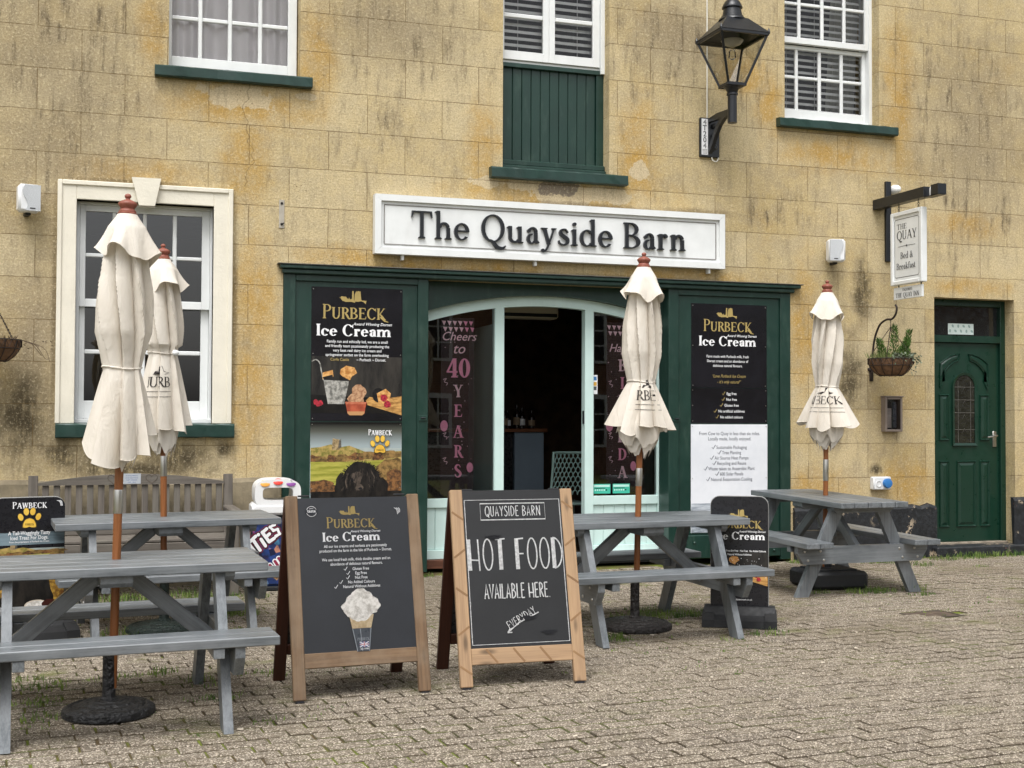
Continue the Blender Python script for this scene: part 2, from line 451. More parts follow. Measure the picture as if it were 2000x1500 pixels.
        A(k+.14, .745, rx, .255, -90, 90, T, t); Hb(k, k+.15, 1-t); Hb(k, k+.15, .49); w = k+.14+rx
        if ch == 'B': A(k+.15, .26, rx+.06, .26, -90, 90, T*1.05, t); Hb(k, k+.16, 0); w += .08
        if ch == 'R': P([(k+.2, .5), (k+.32, .3), (k+.46, .06), (k+.62, -.01)], [T*.9, T*1.05, T*.9, t]); w = k+.5
    elif ch == 'E' or ch == 'F':
        V(k, 0, 1); Hb(k, k+.42, 1-t, t); Hb(k, k+.3, .5, t); q([(k+.42, 1), (k+.45, .76), (k+.42, .76), (k+.36, 1-t)])
        q([(k+.29, .62), (k+.32, .62), (k+.32, .42), (k+.29, .42)])
        if ch == 'E': Hb(k, k+.46, 0, t); q([(k+.46, 0), (k+.5, .26), (k+.47, .26), (k+.4, t)])
        w = k+.5
    elif ch in 'HNU':
        a = .46
        if ch == 'H': V(k, 0, 1); V(k+a, 0, 1); Hb(k, k+a, .5); w = 2*k+a
        if ch == 'N': V(k-T*.3, 0, 1, 1, 1, t*1.2); V(k+.5, 0, 1, 0, 1, t*1.2); D(k+.46, 0, k-T*.2, 1, T*1.15); w = 2*k+.45
        if ch == 'U': V(k, .28, 1, 0, 1); V(k+a, .28, 1, 0, 1, t*1.4); A(k+a/2-T*.1, .3, a/2+T*.4, .315, 180, 360, T*.9, t*1.2); w = 2*k+a
    elif ch == 'A':
        D(.68, 0, .38, 1, T*1.1, 1, 0); D(.08, 0, .36, 1, t*1.3, 1, 0); Hb(.16, .6, .32); w = .76
    elif ch == 'V':
        D(.38, 0, .1, 1, T*1.1, 0, 1); D(.38, 0, .66, 1, t*1.3, 0, 1); w = .74
    elif ch == 'W':
        D(.3, 0, .1, 1, T, 0, 1); D(.3, 0, .5, 1, t*1.3); D(.7, 0, .5, 1, T, 0, 1); D(.7, 0, .9, 1, t*1.3, 0, 1); w = .98
    elif ch == 'Y':
        V(.36, 0, .5, 1, 0); D(.36, .44, .1, 1, T, 0, 1); D(.36, .44, .62, 1, t*1.3, 0, 1); w = .7
    elif ch == 'K':
        V(k, 0, 1); D(k+.06, .4, k+.46, 1, t*1.4, 0, 1); P([(k+.12, .5), (k+.3, .28), (k+.46, .06), (k+.62, -.02)], [t, T*1.05, T, t]); w = k+.54
    elif ch == '4':
        V(.44, 0, 1, 1, 0); Hb(.02, .6, .25, t*1.2); D(.05, .28, .40, 1, t*1.6); w = .62
    elif ch == 'S':
        P([(.48, .8), (.38, .97), (.18, .96), (.09, .78), (.2, .6), (.4, .44), (.5, .24), (.38, .05), (.18, .03), (.04, .25)], [t, t, T*.7, T, T*1.1, T*1.1, T, T*.7, t, t]); w = .56
    elif ch == '&':
        P([(.62, .5), (.5, .2), (.3, 0), (.08, .1), (.12, .38), (.36, .62), (.42, .82), (.3, .98), (.18, .84), (.28, .56), (.46, .24), (.68, .0)], [t, t, t*1.4, T*.9, T*.8, t, t*1.2, t, T*.7, T*.8, T*.9, T*.8]); w = .7
    else: w = .3
    return o, w
def serif_run(t, Tk, tn, S, gap, caps=None):
    """caps: scale for every letter after the first (small capitals)"""
    x = 0; res = []
    for i, ch in enumerate(t):
        if ch == ' ': x += .34; continue
        k = 1.0 if (caps is None or i == 0) else caps
        gl, w = serif_glyph(ch, Tk/k, tn/k, S)
        for vs, fs in gl: res.append(([(x+a*k, b*k) for a, b in vs], fs))
        x += w*k+gap
    return res, x-gap
def hand_run(t, gap):
    def arc(cx, cy, rx, ry, a0, a1, n=14): return [(cx+rx*math.cos(R(a0+(a1-a0)*i/n)), cy+ry*math.sin(R(a0+(a1-a0)*i/n))) for i in range(n+1)]
    Gd = {'A': ([[(.02, 0), (.2, 1), (.4, 0)], [(.07, .3), (.34, .34)]], .42), 'B': ([[(.05, 0), (.05, 1)], arc(.05, .77, .27, .23, 90, -90), arc(.05, .27, .33, .27, 90, -90)], .4),
          'D': ([[(.06, 0), (.06, 1)], arc(.06, .5, .36, .5, 90, -90)], .44), 'E': ([[(.05, 0), (.05, 1)], [(.05, 1), (.34, 1)], [(.05, .52), (.3, .54)], [(.05, 0), (.34, .01)]], .36),
          'F': ([[(.06, 0), (.06, 1)], [(.06, .98), (.36, 1)], [(.06, .5), (.34, .5)]], .38), 'H': ([[(.05, 0), (.03, 1)], [(.46, -.02), (.43, 1)], [(.05, .34), (.46, .32)]], .5),
          'I': ([[(.04, 0), (.04, 1)]], .08), 'L': ([[(.05, 1), (.05, 0), (.32, .02)]], .34), 'N': ([[(.05, 0), (.05, 1)], [(.05, 1), (.42, 0)], [(.42, 0), (.42, 1)]], .47),
          'O': ([arc(.2, .5, .2, .5, 130, 490, 22)], .4), 'Q': ([arc(.24, .5, .24, .5, 90, 450, 22), [(.22, .22), (.42, -.14)]], .46), 'R': ([[(.05, 0), (.05, 1)], arc(.05, .75, .28, .25, 90, -90), [(.12, .5), (.38, 0)]], .4),
          'S': ([spline([(.33, .85), (.2, 1), (.05, .82), (.14, .58), (.32, .36), (.28, .08), (.12, 0), (.0, .14)], 4)], .36), 'T': ([[(.2, 0), (.2, 1)], [(.0, .98), (.42, 1)]], .42),
          'U': ([[(.04, 1), (.05, .3)]+arc(.2, .28, .15, .28, 180, 360, 8)+[(.36, 1)]], .4), 'V': ([[(.0, 1), (.18, 0), (.38, 1)]], .38), 'Y': ([[(.0, 1), (.2, .5)], [(.38, 1), (.2, .5), (.2, 0)]], .38),
          '.': ([[(.02, 0), (.06, .0)]], .1)}
    x = 0; res = []
    for ch in t:
        if ch == ' ': x += .3; continue
        st, w = Gd[ch]
        for i, p in enumerate(st): res.append(([(x+a, b) for a, b in p], i == 0 and len(p) <= 3 and ch != 'N'))
        x += w+gap
    return res, x-gap
# ------------------------------------------------------------------ special materials
def stone_wall():
    s = NT('stone_render'); co = s.coord(); x, y, z = s.sep(co)
    n1 = s.noise(co, 1.1, 6, .62); n2 = s.noise(co, 5.5, 5, .6); n3 = s.noise(co, 75, 3, .75); n4 = s.noise(co, 42, 4, .7)
    streak = s.noise(s.mapping(co, (11, 11, 1.9)), 1.0, 6, .75)
    streak2 = s.noise(s.mapping(co, (34, 34, 5.0)), 1.0, 4, .7)
    br = s.n('TexBrick', offset=.5, offset_frequency=2)
    wob = s.math('MULTIPLY', s.math('SUBTRACT', s.noise(co, 3.0, 2), .5), .006)
    s.put(br.inputs['Vector'], s.comb(s.math('ADD', s.math('ADD', x, wob), -.239+.6585*12), s.math('ADD', s.math('ADD', z, wob), -.789+.3305*10), 0.0))
    for k, v in (('Scale', 1.0), ('Mortar Size', .0030), ('Mortar Smooth', .35), ('Bias', 0.0), ('Brick Width', .6585), ('Row Height', .3305)): br.inputs[k].default_value = v
    br.inputs['Color1'].default_value = (0, 0, 0, 1); br.inputs['Color2'].default_value = (1, 1, 1, 1); br.inputs['Mortar'].default_value = (.5, .5, .5, 1)
    blk = s.sep(br.outputs['Color'])[0]
    tan, ochre, grey, pale = C('#c6b38a'), C('#b08a44'), C('#aa9b7e'), C('#d8c9a5')
    base = s.mix(s.remap(n1, .35, .65), tan, C('#bba677'))
    base = s.mix(s.math('MULTIPLY', s.remap(n2, .40, .62), .55), base, grey)
    base = s.mix(s.math('MULTIPLY', blk, .5), base, pale)
    def spots(L, amp=.55, lo=1.0, hi=.35, scale=4.5):
        m = None; nz = s.math('MULTIPLY', s.math('SUBTRACT', s.noise(co, scale, 5, .65), .5), amp*2)
        for cx, cz, rx, rz in L:
            v = s.n('VectorMath', operation='LENGTH')
            s.put(v.inputs[0], s.mapping(s.comb(x, z, 0.0), (1/rx, 1/rz, 1), (-cx/rx, -cz/rz, 0)))
            d = s.remap(s.math('ADD', v.outputs['Value'], nz), hi, lo, 1, 0)
            m = d if m is None else s.math('MAXIMUM', m, d)
        return m
    oc = spots([(1.15, 3.92, .8, .26), (1.78, 4.35, .22, .6), (.45, 4.45, .16, .45), (.25, 3.32, .7, .14), (1.2, 3.45, .25, .5), (4.72, 3.75, .26, .7), (3.25, 3.75, .22, .5), (3.9, 3.33, 1.2, .2),
                (3.0, 2.66, 1.2, .09), (5.1, 2.66, 1.0, .09), (7.52, 4.5, .26, .9), (6.08, 4.3, .22, .4), (6.8, 3.9, .85, .26), (7.6, .72, .35, .3), (6.6, .7, .5, .25), (1.25, 1.6, .22, .9), (1.3, 2.4, .25, .6),
                (2.0, 2.72, .5, .12), (8.35, 2.68, .6, .12), (6.45, 2.2, .2, .8), (5.8, 4.6, .35, .3), (8.3, 3.3, .5, .2)], lo=1.15, hi=.2)
    base = s.mix(s.math('MULTIPLY', oc, s.remap(n2, .3, .7, .85, .25)), base, C('#b88f3e'))
    gr = s.remap(n1, .56, .74); base = s.mix(s.math('MULTIPLY', gr, .4), base, C('#bb9a5e'))
    # pale flaked plaster
    pl = spots([(1.12, 4.0, .3, .13), (1.68, 4.04, .1, .03), (3.75, 3.42, .55, .06), (4.0, 3.34, .35, .14), (4.45, 3.36, .22, .08), (4.75, 3.6, .1, .09), (4.0, 3.22, .3, .1)], amp=1.5, lo=.95, hi=.85, scale=6)
    base = s.mix(s.math('MULTIPLY', pl, .75), base, C('#cfc0a2'))
    gs = spots([(3.95, 3.41, .2, .09)], amp=1.4, lo=.95, hi=.8, scale=8)
    base = s.mix(gs, base, C('#857a6c'))
    # dark growth and run-off streaks
    lg = spots([(-.3, 3.9, 1.0, 1.5), (-.4, 2.0, .35, 1.2), (2.5, 4.7, .8, .5), (8.4, 4.2, .9, 1.2), (5.1, 4.9, .6, .5)], lo=1.3, hi=.1)
    base = s.mix(s.math('MULTIPLY', lg, s.remap(n1, .3, .6, .35, .75)), base, C('#8f836d'))
    run = s.math('MULTIPLY', s.remap(streak, .47, .72), s.remap(s.math('ADD', n2, s.math('MULTIPLY', streak2, .8)), .66, 1.0))
    top = spots([(-.35, 4.5, .7, .8), (.05, 4.2, .45, .9), (-.2, 3.5, .5, .6), (2.6, 4.6, .9, .5), (5.0, 4.8, .7, .6), (5.95, 4.8, .35, .8), (8.2, 4.6, .8, .8), (8.4, 3.4, .7, .7), (6.2, 3.3, .7, .25), (2.3, 3.7, .5, .4)], lo=1.3, hi=.1)
    dk = s.math('MULTIPLY', run, s.math('MULTIPLY_ADD', top, .8, .45))
    base = s.mix(s.math('MULTIPLY', dk, 1.0), base, C('#5b5142'))
    mould = spots([(.1, 1.0, .3, .26), (.65, 1.02, .4, .22), (-.2, 1.05, .2, .2), (1.05, 1.08, .12, .1), (-.5, 1.35, .3, .5), (.35, .93, .8, .1), (6.95, 1.75, .22, .5), (6.75, 1.35, .2, .4), (7.1, 2.6, .16, .4), (7.25, .86, .12, .07)], lo=1.1, hi=.1, amp=.6, scale=7)
    mfac = s.math('MULTIPLY', mould, s.remap(s.math('ADD', s.math('MULTIPLY', streak2, .6), s.math('ADD', s.math('MULTIPLY', n4, .5), s.math('MULTIPLY', n2, .6))), .62, .86))
    base = s.mix(s.math('MULTIPLY', mfac, .9), base, C('#2f2a1f'))
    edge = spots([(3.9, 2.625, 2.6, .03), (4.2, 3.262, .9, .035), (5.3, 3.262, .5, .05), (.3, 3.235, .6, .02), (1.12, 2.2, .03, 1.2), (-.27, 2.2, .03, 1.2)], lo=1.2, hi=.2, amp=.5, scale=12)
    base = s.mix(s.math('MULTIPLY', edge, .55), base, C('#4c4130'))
    # pits
    pits = s.remap(s.vor(co, 26), .05, .16, 1, 0)
    pits = s.math('MULTIPLY', pits, s.remap(s.noise(co, 2.2, 3), .52, .66))
    base = s.mix(s.math('MULTIPLY', pits, .55), base, C('#5d4e35'))
    base = s.mix(s.remap(n3, .3, .65, .42, 0), base, C('#5d4a2c'), 'MIX')
    base = s.mix(s.remap(n4, .5, .72, 0, .5), base, C('#e0d0ad'))
    # joints
    jt = s.math('MULTIPLY', br.outputs['Fac'], s.remap(n2, .3, .6, .2, .8))
    base = s.mix(jt, base, C('#6f5936'))
    # hairline crack by the left window
    cx = s.math('ADD', 1.2, s.math('MULTIPLY', s.math('SUBTRACT', s.noise(s.comb(0, 0, z), 2.4, 3, .6), .5), .5))
    cr = s.math('MULTIPLY', s.remap(s.math('ABSOLUTE', s.math('SUBTRACT', x, cx)), .002, .006, 1, 0), s.math('MULTIPLY', s.math('GREATER_THAN', z, 3.25), s.math('LESS_THAN', z, 4.1)))
    base = s.mix(s.math('MULTIPLY', cr, .42), base, C('#4a3a20'))
    h = s.math('ADD', s.math('MULTIPLY', n3, .5), s.math('MULTIPLY', n4, .8))
    h = s.math('SUBTRACT', h, s.math('MULTIPLY', br.outputs['Fac'], 1.0))
    h = s.math('SUBTRACT', h, s.math('MULTIPLY', pits, .8))
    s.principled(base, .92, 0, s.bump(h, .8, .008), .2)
    return s.m
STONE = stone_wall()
def paving_mat():
    s = NT('block_paving'); co = s.coord(); x, y, z = s.sep(co); b = s.attr('blk').outputs['Fac']
    n1 = s.noise(co, .9, 5, .6); n2 = s.noise(co, 220, 2, .8); n3 = s.noise(co, 14, 5, .65)
    base = s.mix(b, C('#645c52'), C('#776e61')) 
    base = s.mix(s.remap(n1, .35, .65, 0, .5), base, C('#736a5b'))
    base = s.mix(s.remap(n3, .4, .7, 0, .45), base, C('#625746'))
    agg = s.vor(co, 175, 'F1', 'Color'); a1 = s.sep(agg)[0]
    base = s.mix(s.remap(a1, .74, .86, 0, .6), base, C('#d6cab8'))
    base = s.mix(s.remap(a1, .30, .15, 0, .65), base, C('#41372b'))
    base = s.mix(s.remap(n2, .55, .75, 0, .3), base, C('#aa9d89'))
    damp = s.remap(s.noise(co, .55, 4, .6), .5, .62); damp = s.math('MULTIPLY', damp, s.remap(y, -4.4, -3.0, 0, 1))
    base = s.mix(s.math('MULTIPLY', damp, .4), base, C('#5c5140'))
    moss = s.math('MULTIPLY', s.remap(s.noise(co, 2.6, 7, .75), .54, .68), s.remap(y, -5.0, -2.2, .2, .7))
    base = s.mix(moss, base, C('#5f6330'))
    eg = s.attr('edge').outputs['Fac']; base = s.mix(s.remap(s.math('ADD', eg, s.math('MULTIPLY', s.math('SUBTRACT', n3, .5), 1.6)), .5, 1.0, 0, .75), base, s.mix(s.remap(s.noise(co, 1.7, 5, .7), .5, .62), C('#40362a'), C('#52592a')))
    s.principled(base, .88, 0, s.bump(s.math('ADD', n2, s.math('MULTIPLY', n3, .8)), .5, .004), .25)
    return s.m
def joint_mat():
    s = NT('sand_joint'); co = s.coord(); x, y, z = s.sep(co)
    n = s.noise(co, 1.6, 6, .7); n2 = s.noise(co, 60, 4)
    c = s.mix(s.remap(n2, .3, .7), C('#40362a'), C('#65573f'))
    c = s.mix(s.remap(n, .42, .58, 0, .95), c, C('#626c2c'))
    s.principled(c, .95, 0, s.bump(n2, .8, .01), .1); return s.m
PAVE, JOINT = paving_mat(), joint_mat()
def peeling_black():
    s = NT('peeling_black_paint'); co = s.coord()
    n = s.noise(co, 7, 6, .72); n2 = s.noise(co, 2.0, 3)
    c = s.mix(s.remap(s.noise(co, 30, 4), .4, .7), C('#15171a'), C('#25282c'))
    pe = s.math('MULTIPLY', s.remap(n, .585, .60), s.remap(n2, .42, .55)); c = s.mix(pe, c, C('#b5a48c'))
    pr = s.math('MULTIPLY', s.remap(s.noise(co, 9, 5, .7, out='Fac'), .66, .68), s.remap(n2, .55, .45)); c = s.mix(pr, c, C('#6d4a3c'))
    s.principled(c, s.remap(n, .3, .7, .4, .7), 0, s.bump(s.math('ADD', n, s.math('MULTIPLY', pe, -.3)), .5, .02)); return s.m
PLINTH = peeling_black()
GREEN = paint('green_gloss', '#14322a', .38, .10, 2.5, .12, 45, dirt=.4, dirtcol='#4a5f54')
GREEN_SILL = paint('green_sill_paint', '#14332c', .42, .18, 6, .5, 14, dirt=.35, dirtcol='#2c4a40')
WHITE = paint('white_gloss', '#dcdedd', .35, .05, 4, .06, 30, dirt=.12, dirtcol='#9a968c')
AQUA = paint('pale_aqua_paint', '#c4dbd6', .4, .05, 3, .06, 50, dirt=.15, dirtcol='#8a9f98')
CREAM = paint('cream_masonry_paint', '#dcd6c6', .7, .05, 3, .6, 40, dirt=.15, dirtcol='#8f856c')
GLASS = glass('window_glass', (.95, .96, .96, 1), 1.0)
GLASS_SHOP = glass('shop_glass', (.96, .96, .96, 1), 2.4)
GLASS_DARK = glass('dark_window_glass', (.6, .62, .64, 1), 2.4)
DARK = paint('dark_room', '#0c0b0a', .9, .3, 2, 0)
BLACK = paint('black_iron', '#14171c', .35, .15, 8, .15, 70, spec=.5)
BLACK_MATT = paint('black_plastic', '#16181b', .55, .2, 8, .15, 60)
CHROME = paint('brushed_steel', '#b9b7b2', .33, .04, 3, 0, metal=1.0)
GREY_TIMBER = wood('grey_stained_timber', '#474c50', '#6f7477', .38, .35, 1.0, .45, '#84878a', spec=.7)
OLD_TEAK = wood('weathered_teak', '#4f4943', '#6d665e', .75, .5, 1.0, .4, '#6d6a60')
POLE_WOOD = wood('varnished_pole_wood', '#74451f', '#8d5832', .4, .1, .8)
FINIAL = wood('finial_wood', '#77412f', '#91564a', .5, .1, .8)
BOARD_NEW = wood('light_pine', '#8c7156', '#a98b6a', .6, .3, .8, .2, '#8d7860', knots=True)
BOARD_OLD = wood('brown_stained_pine', '#54402d', '#755d45', .7, .4, .9, .5, '#84735f', knots=True)
BOARD_DARK = wood('dark_stained_pine', '#2a130a', '#3f1e10', .45, .2, .8)

# ------------------------------------------------------------------ setting: ground
def make_ground():
    mb = MB(); nx, x0, x1, y0, y1 = 1, -60, 60, -60, .6
    vs = [(x, y, gz(x, y)-.0105) for x, y in ((x0, y0), (x1, y0), (x1, y1), (x0, y1))]
    mb.add(vs, [[0, 1, 2, 3]], JOINT); tag(mb.build('ground'), kind='structure')
    mb = MB(); rnd = random.Random(3); a = R(4.5); ca, sa = math.cos(a), math.sin(a); blk = []
    L, Wd, gp, ch = .2, .1, .006, .006; edge = []
    for r in range(-150, 30):
        off = rnd.uniform(-.012, .012)+(L/2 if r % 2 else 0)
        wav = .02*math.sin(r*.21)
        for c in range(-60, 110):
            u, v = c*L+off+rnd.uniform(-.004, .004), r*Wd
            v += .025*math.sin(u*.9+1.0)+.012*math.sin(u*2.3)
            x, y = u*ca-v*sa, u*sa+v*ca
            if y > -.05 or y < -9.2 or x < -3.2 or x > 13: continue
            if 5.56 < x < 5.95 and -2.96 < y < -2.70: continue
            if y > -.12 and 7.7 < x: continue
            z = gz(x, y)+rnd.uniform(-.0016, .0016)+.005*math.sin(x*1.3+y*1.7)
            tx, ty = rnd.uniform(-.008, .008), rnd.uniform(-.010, .010); ra = a+rnd.uniform(-.018, .018); cr, sr = math.cos(ra), math.sin(ra)
            hl, hw = L/2-gp/2, Wd/2-gp/2; P = []
            for k, (hx, hy, dz) in enumerate(((hl, hw, -.018), (hl-.0008, hw-.0008, -.004), (hl-ch, hw-ch, 0))):
                for sx, sy in ((-1, -1), (1, -1), (1, 1), (-1, 1)):
                    px, py = sx*hx, sy*hy; P.append((x+px*cr-py*sr, y+px*sr+py*cr, z+dz+px*tx+py*ty))
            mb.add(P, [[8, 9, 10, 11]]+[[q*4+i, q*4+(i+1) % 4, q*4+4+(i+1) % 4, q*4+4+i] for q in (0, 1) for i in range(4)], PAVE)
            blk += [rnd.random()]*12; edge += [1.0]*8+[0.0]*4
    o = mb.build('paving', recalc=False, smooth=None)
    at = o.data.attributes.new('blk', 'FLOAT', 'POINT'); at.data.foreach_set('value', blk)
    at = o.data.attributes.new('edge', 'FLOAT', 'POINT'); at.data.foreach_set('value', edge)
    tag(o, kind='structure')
make_ground()

# ------------------------------------------------------------------ the building
BLD = thing('stone_building', 'long buff stone rendered building with green shopfront and white sash windows', 'building')
HOLES = [(.575, 1.64, 4.19, 6.1), (3.425, 4.44, 3.55, 6.1), (6.245, 7.295, 4.21, 6.1), (-.115, .945, 1.297, 3.07), (1.513, 6.30, -.2, 2.55), (7.92, 8.88, .10, 2.565)]
def make_walls():
    mb = MB(); xs = sorted({-7.0, 16.0, *[h[0] for h in HOLES], *[h[1] for h in HOLES]}); zs = sorted({-.4, 7.6, *[h[2] for h in HOLES], *[h[3] for h in HOLES]})
    for i in range(len(xs)-1):
        for j in range(len(zs)-1):
            cx, cz = (xs[i]+xs[i+1])/2, (zs[j]+zs[j+1])/2
            if any(h[0] < cx < h[1] and h[2] < cz < h[3] for h in HOLES): continue
            mb.add([(xs[i], 0, zs[j]), (xs[i+1], 0, zs[j]), (xs[i+1], 0, zs[j+1]), (xs[i], 0, zs[j+1])], [[0, 1, 2, 3]], STONE)
    for a, b, c, d in HOLES:
        D = .42
        for q in ([(a, 0, c), (a, D, c), (a, D, d), (a, 0, d)], [(b, D, c), (b, 0, c), (b, 0, d), (b, D, d)], [(a, 0, d), (a, D, d), (b, D, d), (b, 0, d)], [(a, D, c), (a, 0, c), (b, 0, c), (b, D, c)]):
            mb.add(q, [[0, 1, 2, 3]], STONE)
    # sides, back, roof slab
    for q in ([(-7, 0, -.4), (-7, 7, -.4), (-7, 7, 7.6), (-7, 0, 7.6)], [(16, 7, -.4), (16, 0, -.4), (16, 0, 7.6), (16, 7, 7.6)], [(16, 7, -.4), (16, 7, 7.6), (-7, 7, 7.6), (-7, 7, -.4)]):
        mb.add(q, [[0, 1, 2, 3]], STONE)
    mb.build('wall', BLD, recalc=False)
    r = MB(); slate = paint('roof_slate', '#45484d', .7, .2, 3, .4, 20)
    r.prism([(-.3, 7.6), (3.5, 9.6), (7.3, 7.6)], -7.2, 16.2, slate, axes='yz'); r.build('roof', BLD)
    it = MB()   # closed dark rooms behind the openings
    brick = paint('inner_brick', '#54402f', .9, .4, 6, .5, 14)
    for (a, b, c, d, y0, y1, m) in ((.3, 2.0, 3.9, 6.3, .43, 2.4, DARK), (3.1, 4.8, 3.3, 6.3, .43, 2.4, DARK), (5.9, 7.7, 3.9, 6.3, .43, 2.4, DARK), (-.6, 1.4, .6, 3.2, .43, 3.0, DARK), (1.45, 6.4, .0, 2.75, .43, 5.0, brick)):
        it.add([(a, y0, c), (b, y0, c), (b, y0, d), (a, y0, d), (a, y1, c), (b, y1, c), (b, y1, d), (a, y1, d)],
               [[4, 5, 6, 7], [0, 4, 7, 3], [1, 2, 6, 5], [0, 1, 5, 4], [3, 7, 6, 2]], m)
    it.build('interior_wall', BLD, recalc=False)
make_walls()
def plinths():
    rough = paint('rough_cement', '#857a64', .95, .3, 5, 1.0, 30, dirt=.6, dirtcol='#4b4433')
    mb = MB(); rnd = random.Random(5)
    def run(x0, x1, ztop, d, m, n=14, mb_=None):
        P = [(x0+(x1-x0)*i/n, ztop+rnd.uniform(-.014, .014)) for i in range(n+1)]
        vs = []; fs = []
        for x, z in P: vs += [(x, -d, -.3), (x, -d-.004, z-.03), (x, -d+.014, z), (x, .01, z+.006)]
        for i in range(n):
            for k in range(3): fs.append([4*i+k, 4*i+4+k, 4*i+5+k, 4*i+1+k])
        fs += [[0, 1, 2, 3], [4*n+3, 4*n+2, 4*n+1, 4*n]]
        return vs, fs, m
    for a in ((-7, 1.50, .84, .035, rough, 40), (6.325, 7.915, .515, .035, PLINTH, 18), (8.83, 16, .56, .04, PLINTH, 40)):
        mb = MB(); mb.add(*run(*a)); o = mb.build('plinth', BLD)
        if a[4] is rough: o['label'] = 'rough grey cement plinth'
        else: o['label'] = 'peeling black painted plinth'
    st = MB(); st.span(7.86, 9.0, -.12, .2, -.2, .105, PLINTH, .012); st.build('doorstep', BLD)
plinths()

def sash_frame(mb, x0, x1, z0, z1, y, gx, gzs, stile, d=.045):
    """one sash: stiles, rails and glazing bars round the glass cells gx (list of (a,b)) and gzs"""
    xa, xb = gx[0][0], gx[-1][1]; za, zb = gzs[0][0], gzs[-1][1]
    mb.span(x0, xa, y, y+d, z0, z1, WHITE); mb.span(xb, x1, y, y+d, z0, z1, WHITE)
    mb.span(xa, xb, y+.001, y+d-.001, z0, za, WHITE); mb.span(xa, xb, y+.001, y+d-.001, zb, z1, WHITE)
    for i in range(len(gx)-1):
        a, b = gx[i][1], gx[i+1][0]; mb.span(a, b, y+.006, y+d-.006, za, zb, WHITE, .006)
    for j in range(len(gzs)-1):
        a, b = gzs[j][1], gzs[j+1][0]
        for i in range(len(gx)): mb.span(gx[i][0], gx[i][1], y+.008, y+d-.008, a, b, WHITE, .006)
def pane(x0, x1, z0, z1, y, mat, parent):
    m = MB(); m.add([(x0, y, z0), (x1, y, z0), (x1, y, z1), (x0, y, z1)], [[0, 1, 2, 3]], mat); return m.build('pane', parent, recalc=False)
def sill(parent, x0, x1, z0, z1, d, seed=0):
    mb = MB(); rnd = random.Random(seed); n = 18; vs = []; fs = []
    for i in range(n+1):
        x = x0+(x1-x0)*i/n; j = lambda a=.003: rnd.uniform(-a, a)
        vs += [(x, .12, z1+.012), (x, -d+.01, z1+j()), (x, -d+j(), z1-.01), (x, -d+j(), z0+.008+j()), (x, -d+.012, z0+j(.004)), (x, .02, z0+.004)]
    for i in range(n):
        for k in range(5): fs.append([6*i+k, 6*i+6+k, 6*i+7+k, 6*i+1+k])
    fs += [list(range(6)), [6*n+k for k in range(5, -1, -1)]]
    mb.add(vs, fs, GREEN_SILL); return mb.build('sill', parent)
# upper left window with net curtain
w = MB(); gx = [(.604, .817), (.85, 1.058), (1.092, 1.307), (1.341, 1.555)]; rows = [(4.318, 4.625), (4.659, 4.965), (4.999, 5.3), (5.334, 5.64)]
w.span(.50, 1.66, .16, .30, 4.15, 4.235, WHITE); sash_frame(w, .53, 1.63, 4.236, 5.72, .13, gx, rows, .05)
W1 = tag(w.build('window', BLD), 'upper left white sash window with drawn grey curtain')
pane(.6, 1.56, 4.3, 5.66, .152, GLASS, W1); sill(W1, .466, 1.734, 4.097, 4.185, .075, 1)
# upper middle casements over the green boarded hatch
w = MB(); rows = [(4.642, 4.945), (4.985, 5.29), (5.33, 5.64)]
w.span(3.40, 4.46, .15, .26, 4.535, 4.56, WHITE)
sash_frame(w, 3.41, 3.904, 4.562, 5.72, .13, [(3.479, 3.848)], rows, .06); sash_frame(w, 3.906, 4.40, 4.562, 5.72, .13, [(3.962, 4.331)], rows, .06)
w.span(4.402, 4.45, .11, .24, 4.50, 5.8, WHITE)
W2 = tag(w.build('window', BLD), 'upper middle white casement window above the green boarded hatch')
pane(3.44, 4.36, 4.6, 5.66, .152, GLASS, W2)
h = MB()
bx = [3.479+.0890*i for i in range(11)]
for i in range(10): h.span(bx[i]+.002, bx[i+1]-.002, .165, .185, 3.655, 4.525, GREEN, .004)
h.span(3.40, 3.478, .14, .2, 3.6, 4.53, GREEN); h.span(4.371, 4.45, .14, .2, 3.6, 4.53, GREEN); h.span(3.40, 4.45, .13, .21, 4.495, 4.534, GREEN)
h.span(3.43, 4.436, .06, .2, 3.556, 3.60, GREEN, .008); h.span(3.43, 4.436, .09, .2, 3.602, 3.652, GREEN, .008); h.span(3.4, 4.45, .19, .22, 3.55, 4.53, GREEN)
HAT = tag(h.build('hatch', BLD), 'green vertically boarded loading hatch'); sill(HAT, 3.299, 4.592, 3.452, 3.545, .085, 2)
# upper right window
w = MB(); gx = [(6.258, 6.472), (6.506, 6.728), (6.763, 6.976), (7.011, 7.222)]
sash_frame(w, 6.2, 7.262, 4.99, 6.0, .13, gx, [(5.05, 5.363), (5.393, 5.70), (5.73, 5.95)], .05)
sash_frame(w, 6.2, 7.262, 4.255, 4.985, .18, gx, [(4.36, 4.66), (4.69, 4.945)], .05)
w.span(6.15, 7.30, .14, .30, 4.19, 4.254, WHITE); w.span(7.262, 7.31, .12, .30, 4.2, 6.0, WHITE); w.span(6.15, 6.2, .12, .30, 4.2, 6.0, WHITE)
W3 = tag(w.build('window', BLD), 'upper right white sash window with slatted blind')
pane(6.22, 7.25, 5.02, 5.96, .152, GLASS, W3); pane(6.22, 7.25, 4.3, 4.97, .202, GLASS, W3).name = 'pane'; sill(W3, 6.153, 7.463, 4.121, 4.205, .075, 3)
